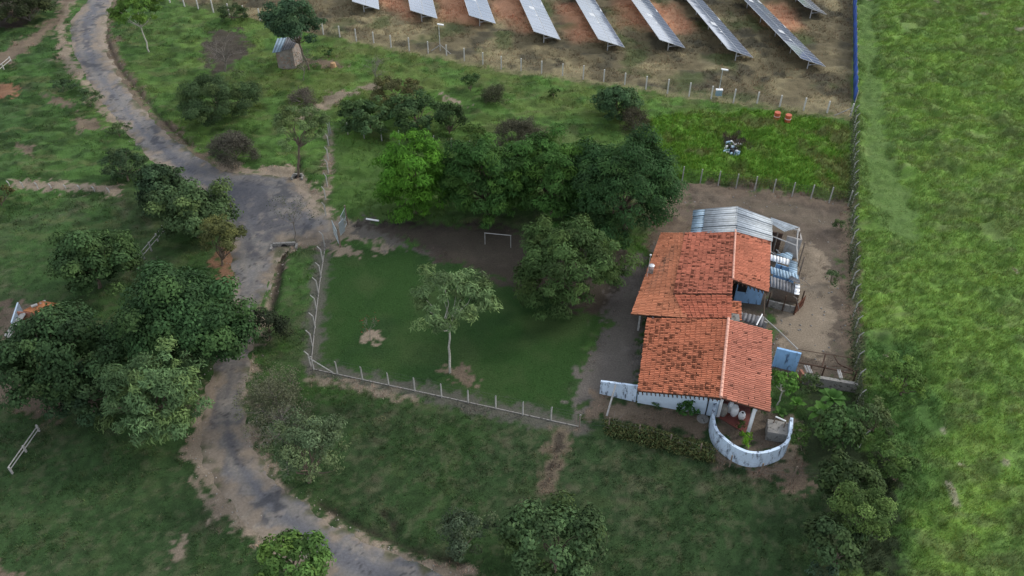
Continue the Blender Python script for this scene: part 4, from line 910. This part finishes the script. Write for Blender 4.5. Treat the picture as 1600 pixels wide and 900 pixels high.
# patio side: grey block with white bar
t = empty('patio_shed', P(1216,690), 'small grey tank with a white bar inside the right end of the round wall', 'tank')
q = P(1220,690); MB().box((q[0]-.3,q[1]+.6,.5), (1.5,1.3,1.0), an).build('tank_wall', M['oldconcrete'], t, bevel=.03)
MB().tube(P(1212,651,1.7), P(1228,658,1.7), .06, n=6).build('bar', M['white'], t)
for px in ((1212,651),(1228,658)):
    q = P(*px,1.7); MB().tube((q[0],q[1],0), q, .05, n=6).build('post', M['wood'], t)
# things on the porch
def pot(px, h, r, mt, label, cat='pot', name='pot'):
    p = P(*px, .06); t = empty(name, p, label, cat); MB().lathe(p, [(r*.7,0),(r,h*.35),(r*.95,h*.75),(r*.6,h*.9),(r*.66,h)], 16).build('vessel', M[mt], t)
    MB().lathe((p[0],p[1],p[2]+h*.93), [(r*.6,0),(r*.3,.06)], 12).build('lid' if mt == 'white' else 'soil', M['dark'], t)
pot((1129,648),1.1,.32,'stone','stone grey tall jar standing by the porch post under the roof edge')
pot((1146,648),1.0,.33,'white','larger white plastic barrel on the red porch floor','barrel','barrel')
pot((1158,654),.7,.28,'white','small white barrel beside the larger white barrel on the porch','barrel','barrel')
pot((1140,643),1.1,.25,'white','narrow white container at the back of the porch','barrel','container')
tree('porch_plant','dark potted plant on the porch beside the right post',(1158,672),(1157,663),9,9,'shrub',(.05,.08,.03),tall=False,cat='plant')
q = P(1098,655); tag(MB().lathe(q, [(.45,0),(.48,.05),(.44,.1),(.38,.07)], 20).build('well_cover', M['oldconcrete'], None), 'round grey concrete lid in front of the white wall', 'cover')
# ---- corrugated outbuilding behind
SHC = dict(tin=(.43,.47,.50), tinblue=(.32,.44,.54), tindark=(.19,.19,.20), tinwhite=(.74,.76,.78))
M['sheet'] = vcol_mat('corrugated_sheet', rough=.6, scale=2.2, var=.3, bump=.1, bdist=.02, spec=.35)
def sheet(parent, q, mt, name='roof', pitch=.33, amp=.045, along=0):
    """corrugated sheets laid over four corners a,b,c,d; ridges run from a-b towards d-c, each sheet about a metre wide"""
    a, b, c_, d = [np.array(p, float) for p in q]
    if along: a, b, c_, d = a, d, c_, b
    Lw = max(np.linalg.norm(b-a), np.linalg.norm(c_-d)); Ld = np.linalg.norm(d-a)
    nm = np.cross(b-a, d-a); nm /= np.linalg.norm(nm); nm = nm if nm[2] > 0 else -nm
    ns, nr_ = max(1, round(Lw/1.0)), max(1, round(Ld/3.9)); V, F, CC = [], [], []; m_ = 16
    for i in range(ns):
        for j in range(nr_):
            c0 = np.array(SHC[mt])*random.uniform(.68,1.2); lift = .03*((i+j) % 2)+random.uniform(0,.03); sk = random.gauss(0,.012); n0 = len(V)
            for k in range(m_+1):
                f = (i+k/m_*1.04)/ns; w = amp*math.sin(k/m_*1.0/pitch*2*math.pi)
                for g in ((j-.02+sk)/nr_, (j+1.02+sk)/nr_):
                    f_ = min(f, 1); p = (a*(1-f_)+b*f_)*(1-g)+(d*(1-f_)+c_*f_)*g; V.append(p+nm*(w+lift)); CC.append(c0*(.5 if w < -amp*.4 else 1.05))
            for k in range(m_): t0 = n0+2*k; F.append((t0, t0+1, t0+3, t0+2))
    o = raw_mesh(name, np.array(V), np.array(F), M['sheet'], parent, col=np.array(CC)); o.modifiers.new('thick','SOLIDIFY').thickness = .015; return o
t = empty('outbuilding', P(1142,372), 'open shed with grey blue corrugated roof behind the tiled roof', 'shed')
za, zb = 3.5, 4.3
c1, c2, c3, c4 = P(1084,329,za), P(1152,323,zb), P(1149,362,zb), P(1079,366,za)
lf = c1*.72+c2*.28; ln_ = c4*.72+c3*.28
sheet(t, [c4, c1, lf, ln_], 'tinblue', along=0); sheet(t, [ln_+np.array([0,0,.05]), lf+np.array([0,0,.05]), c2, c3], 'tin')
d1, d2 = P(1206,343,3.5), P(1204,377,3.45)
sheet(t, [c3, c2, d1, d2], 'tin'); ms = MB()
sheet(t, [P(1205,350,3.5), P(1206,341,3.5), P(1249,356,3.2), P(1225,362,3.2)], 'tin')
for a, b in ((P(1204,368,3.3),P(1245,384,3.0)),(P(1206,350,3.4),P(1248,360,3.1)),(P(1247,358,3.1),P(1245,386,3.0)),(P(1245,386,3.0),P(1246,408,2.8)),(P(1205,345,3.4),P(1204,395,3.2))): ms.tube(a, b, .06, n=5)
ms.build('beam', M['plank'], t)
for px in ((1086,355),(1148,350),(1206,372),(1247,388),(1246,410),(1240,370)):
    q = P(*px); q = q+np.array([0,-.0,0]); MB().tube(P(px[0],px[1]+28), np.append(P(px[0],px[1]+28)[:2],2.9), .07, n=6).build('post', M['wood'], t)
wb = MB(); wb.wall(P(1222,398), P(1244,404), 2.3, 2.3, .14); wb.wall(P(1244,404), P(1240,385), 2.3, 2.3, .14); wb.build('wall', M['inner'], t)
dk = MB(); dk.wall(P(1085,388), P(1150,382), 2.6, 2.6, .14); dk.wall(P(1150,382), P(1215,396), 2.4, 2.4, .14); dk.build('wall', M['darkwood'], t)
jb = MB()
for k in range(9): q = P(1210+random.uniform(0,22), 392+random.uniform(0,20), .5); jb.tube(q, q+np.array([random.gauss(0,.8),random.gauss(0,.8),random.uniform(.2,1.2)]), .05, n=4)
tag(jb.build('scrap_wood', M['plank'], None), 'loose heap of grey boards stacked inside the open shed frame', 'scrap')
# ---- coop / lean-to
t = empty('animal_coop', P(1220,480), 'low patchwork coop of blue grey sheets against the right side of the house', 'coop')
sheet(t, [P(1204,407,2.3), P(1204,398,2.5), P(1234,406,2.5), P(1233,415,2.3)], 'tinwhite', along=1)
sheet(t, [P(1205,428,2.1), P(1204,417,2.35), P(1247,430,2.35), P(1250,442,2.1)], 'tinblue', along=1)
sheet(t, [P(1233,425,2.3), P(1233,406,2.4), P(1246,410,2.4), P(1245,429,2.3)], 'tinblue')
sheet(t, [P(1213,398,2.0), P(1233,394,2.1), P(1239,399,2.1), P(1236,406,2.0)], 'tinblue')
sheet(t, [P(1204,448,1.75), P(1204,432,2.05), P(1249,446,2.05), P(1247,461,1.75)], 'tindark', along=1)
sheet(t, [P(1241,460,1.84), P(1243,443,2.12), P(1250,445,2.12), P(1249,461,1.82)], 'tinwhite')
sheet(t, [P(1232,436,2.3), P(1236,431,2.35), P(1250,438,2.35), P(1247,443,2.3)], 'tindark', name='loose_sheet')
MB().wall(P(1207,436), P(1238,446), 1.85, 1.85, .1).build('wall', M['wallblue'], t)
for px in ((1207,434),(1226,440)):
    q = P(*px); MB().box((q[0],q[1]-.1,1.05),(.1,.1,2.1)).build('post', M['white'], t)
MB().wall(P(1196,478), P(1240,489), .75, .75, .14).build('low_wall', M['oldconcrete'], t)
MB().wall(P(1205,465), P(1245,474), 1.5, 1.5, .08).build('back_wall', M['wood'], t)
for px in ((1198,480),(1222,486),(1240,491),(1250,478)):
    q = P(*px); MB().tube(q, np.append(q[:2],1.8), .06, n=6).build('post', M['darkwood'], t)
gt = MB(); a, b = P(1241,492), P(1254,478)
for i in range(7): p = a+(b-a)*i/6; gt.box((p[0],p[1],.65),(.09,.05,1.3+random.uniform(-.15,.2)),.9)
gt.wall(a, b, .08, .08, .05, .3); gt.wall(a, b, .08, .08, .05, 1.0); gt.build('picket_gate', M['redwood'], t)
wl = MB()
for k in range(8): q = P(1240+k*2.2, 440+random.uniform(-8,25), 1.9); wl.tube(q, q+np.array([random.gauss(.3,.5),random.gauss(0,.5),random.uniform(-1.2,.3)]), .03, n=4)
tag(wl.build('stick_bundle', M['twig'], None), 'dry sticks leaning on the right side of the patchwork coop', 'sticks')
# dark flat lean-to behind near roof
t = empty('flat_leanto', P(1180,520), 'flat dark sheet roof lean to between the two tiled roof sections', 'lean-to')
sheet(t, [P(1153,499,2.3), P(1157,488,2.4), P(1196,497,2.4), P(1192,511,2.3)], 'tindark', along=1); MB().wall(P(1160,522), P(1192,530), 2.0, 2.0, .1).build('wall', M['inner'], t)
MB().slab([P(1140,500,2.9),P(1156,502,2.9),P(1155,491,2.95),P(1142,489,2.95)], .05).build('sheet_patch', M['oldconcrete'], t)
mp = MB().path([P(1182,508,2.6), P(1191,491,2.7)], .055); tag(mp.build('short_pipe', M['white'], None), 'short white pipe lying on the dark flat lean to', 'pipe')
mp = MB().tube(P(1193,497), P(1195,458,2.9), .07, .06, 6); tag(mp.build('wall_pole', M['wood'], None), 'upright wooden pole under the corner of the far tiled roof', 'pole')
mp = MB().path([P(1190,493,1.9), P(1218,518,1.6), P(1247,546,2.1)], .05); tag(mp.build('long_pole', M['plank'], None), 'long pale pole sloping from the lean to down to the blue wall', 'pole')
mp = MB().path([P(1247,546,2.1), P(1290,553,1.7), P(1335,560,1.5)], .03); tag(mp.build('clothes_line', M['darkwood'], None), 'thin dark rail across the bare yard from the blue wall to the boundary', 'rail')
# pen right
t = empty('livestock_pen', P(1255,595), 'low grey walled pen with dark rails and white planks beside the boundary fence', 'pen')
MB().wall(P(1252,598), P(1336,612), 1.0, .95, .3).build('pen_wall', M['oldconcrete'], t); MB().wall(P(1247,590), P(1252,598), 1.0, 1.0, .2).build('pen_wall', M['brick'], t)
pr_ = MB(); pr_.path([P(1246,566,1.1),P(1282,573,1.1),P(1332,584,1.1)], .06); pr_.path([P(1290,553,1.5),P(1284,574,1.2)], .06); pr_.path([P(1303,556,.5),P(1310,568,.5),P(1320,574,.5),P(1334,577,.5)], .05); pr_.path([P(1300,572,.7),P(1318,572,.7),P(1334,580,.7)], .04)
pr_.build('rail', M['darkwood'], t)
for px in ((1283,590),(1332,598),(1262,590)):
    q = P(*px); MB().tube(q, np.append(q[:2],1.5), .06, n=6).build('post', M['darkwood'], t)
for i, (a, b) in enumerate((((1257,571),(1262,582)),((1261,571),(1266,583)),((1264,572),(1269,583)),((1309,578),(1313,591)),((1312,578),(1316,591)))):
    MB().tube(P(*a,1.12), P(*b,1.08), .07, n=4).build('plank', M['plank'], t)
# small shed (tower) near top left
t = empty('brick_shed', P(445,112), 'small brick shed with a tilted tin roof under the round tree', 'shed')
a, b, c_, d = P(436,110), P(462,107), P(462,107)+np.array([.6,2.2,0]), P(436,110)+np.array([.2,2.2,0])
MB().hexa([a,b,c_,d], [a+np.array([0,0,2.5]),b+np.array([0,0,2.9]),c_+np.array([0,0,3.5]),d+np.array([0,0,3.2])]).build('wall', mat('plastered_brick',(.27,.24,.22),.9,.25,2,stain=(.30,.17,.11),stain_amt=.4), t)
o_ = np.array([0,0,.08]); sheet(t, [a+np.array([-.35,-.3,2.6]), b*.35+a*.65+np.array([0,-.3,2.68]), c_*.35+d*.65+np.array([0,.2,3.4]), d+np.array([-.35,.2,3.3])], 'tinblue', name='roof'); sheet(t, [b*.35+a*.65+np.array([.03,-.2,2.68]), b+np.array([.3,-.2,3.0]), c_+np.array([.3,.2,3.6]), c_*.35+d*.65+np.array([.03,.2,3.4])], 'tindark', name='roof')
MB().box((a[0]-.02,a[1]+1.5,1.0),(.1,.9,1.8),.1).build('doorway', M['dark'], t)
q = P(521,104); tag(MB().lathe(q, [(.45,-.05),(.38,.35),(.34,.55),(.05,.6)], 9).build('tree_stump', mat('cut_wood',(.38,.24,.13),.9), None), 'orange brown stump in the grass right of the brick shed', 'stump')
# little orange roofed hut at the left
t = empty('field_hut', P(40,500), 'small hut with orange roof half hidden under the left edge trees', 'hut')
r1, r2, r3, r4 = P(36,485,2.0), P(67,491,2.0), P(92,474,2.3), P(66,470,2.6)
MB().slab([r1,r2,r3,r4], .08).build('roof', mat('orange_roof',(.42,.17,.075),.9,.2,3), t)
MB().wall(P(40,512), P(70,514), 1.9, 1.9, .15).build('wall', M['brick'], t)
mb = MB(); mb.slab([P(6,524,.15),P(14,528,.15),P(40,490,1.9),P(34,487,1.9)], .08); mb.build('ramp', M['plank'], t); MB().wall(P(24,515), P(38,492), .9, 1.5, .12).build('wall', M['wall'], t)
for px in ((53,476),(66,471)): q = P(*px, 2.5); MB().box((q[0],q[1],q[2]-.1),(.5,.25,.12),.6).build('roof_stone', M['plank'], t)
# goal
t = empty('football_goal', P(778,384), 'small white goal frame in the shade of the tall dark row', 'goal')
a, b = P(758,383), P(798,387); mb = MB(); h_ = 1.5
MB().tube(a, a+np.array([0,0,h_]), .04, n=8).build('post', M['whiteold'], t); MB().tube(b, b+np.array([0,0,h_]), .04, n=8).build('post', M['whiteold'], t)
MB().tube(a+np.array([-.05,0,h_]), b+np.array([.05,0,h_]), .04, n=8).build('crossbar', M['whiteold'], t)
# light poles in solar field
def lamp(px, h, box, label):
    q = P(*px); t = empty('camera_pole', q, label, 'pole'); MB().tube(q, q+np.array([0,0,h]), .06, .045, 8).build('pole', M['galv'], t)
    MB().box((q[0]+.25,q[1],q[2]+h), (.85,.22,.14), .0, -.15).build('lamp_head', M['white'], t)
    if box: MB().box((q[0],q[1]-.12,.95), (.75,.35,.75)).build('control_box', M['tinblue'], t); MB().box((q[0],q[1]-.12,1.38), (.85,.45,.1)).build('box_lid', M['white'], t)
lamp((1121,155),4.0,True,'thin pole with white head and a white topped box at its foot')
lamp((688,82),4.0,False,'thin pole with white head above the braced fence post, no box')
# drums
for px, lab in (((1212,190),'orange drum in the lush grass, the left one of the pair'),((1229,194),'orange drum in the lush grass, the right one nearer the boundary fence')):
    q = P(*px); t = empty('drum', q+np.array([0,0,.0]), lab, 'drum', 'orange drums by the solar fence'); a = random.uniform(0,3)
    MB().lathe((q[0],q[1],.35), [(.36,0),(.38,.05),(.36,.1),(.36,.42),(.39,.46),(.36,.5),(.36,.82),(.38,.87),(.36,.92)], 18).build('drum_body', M['drum'], t)
    MB().lathe((q[0],q[1],.74), [(.375,0),(.378,.1)], 18).build('band', M['white'], t)
# rubbish heap
t = empty('rubbish_heap', P(1145,240), 'heap of blue and white rubbish in a dark hollow of the lush grass', 'rubbish')
for nm, mt, n in (('white_scrap','tinwhite',26),('blue_scrap','tinblue',34),('dark_scrap','rubber',26)):
    mb = MB()
    for k in range(n): q = P(1144+random.gauss(0,5.5), 238+random.gauss(0,4)); mb.box((q[0],q[1],random.uniform(.35,.8)), (random.uniform(.15,.6),random.uniform(.1,.4),random.uniform(.05,.3)), random.uniform(0,3), random.uniform(-.5,.5))
    mb.build(nm, M[mt], t)
q = P(1151,232,.5); MB().tube(q, P(1145,222,1.2), .08, n=5).build('post_scrap', M['plank'], t)
# culverts, pipe and stones
def culvert(px, label, w=1.2, ang=0):
    q = P(*px); t = empty('culvert', q, label, 'culvert'); mb = MB(); ca, sa = math.cos(ang), math.sin(ang)
    mb.box((q[0],q[1],.05),(w,.25,.7),ang); mb.box((q[0]-w*.55*ca,q[1]-w*.55*sa-.3,0),(.22,.8,.5),ang); mb.box((q[0]+w*.55*ca,q[1]+w*.55*sa-.3,0),(.22,.8,.5),ang); mb.build('headwall', M['oldconcrete'], t, bevel=.03)
    MB().tube((q[0],q[1]-.2,-.0),(q[0],q[1]-.135,-.0), .32, n=14).build('pipe_mouth', M['dark'], t)
culvert((445,384),'concrete culvert mouth on the lower side of the junction',2.2,.1); culvert((466,276),'small pale culvert on the upper side of the junction',1.0,0)
tag(MB().tube(P(572,342,.12), P(592,345,.12), .09, n=8).build('lying_pipe', M['white'], None), 'short white pipe lying in the grass right of the gate', 'pipe')
rng = np.random.default_rng(9); mb = MB()
lines = [ROAD_L[2:], ROAD_R[2:]]
for k in range(1500):
    Ln = lines[k % 2]; i = random.randrange(len(Ln)-1); f = random.random(); u = Ln[i][0]*(1-f)+Ln[i+1][0]*f+random.gauss(0,14); v = Ln[i][1]*(1-f)+Ln[i+1][1]*f+random.gauss(0,6)
    q = P(u, v); r = random.choice((.02,.02,.03,.03,.04,.06)); s_ = random.uniform(.6,1.2)
    mb.lathe((q[0],q[1],0), [(r,-.02),(r*1.05*s_,r*.5),(r*.6,r*1.1)], 5)
tag(mb.build('stones', M['stone'], None), 'loose pale stones along both road shoulders', kind='stuff')
mb = MB()
for k in range(260):
    u, v = random.choice(((random.uniform(1200,1325), random.uniform(330,590)), (random.uniform(1200,1325), random.uniform(330,590)), (random.uniform(1060,1325), random.uniform(295,330))))
    q = P(u, v); r = random.choice((.03,.05,.08)); mb.lathe((q[0],q[1],0), [(r,-.02),(r*1.1,r*.5),(r*.6,r)], 5)
tag(mb.build('yard_litter', M['oldconcrete'], None), 'small clods and stones strewn over the bare yard', kind='stuff')
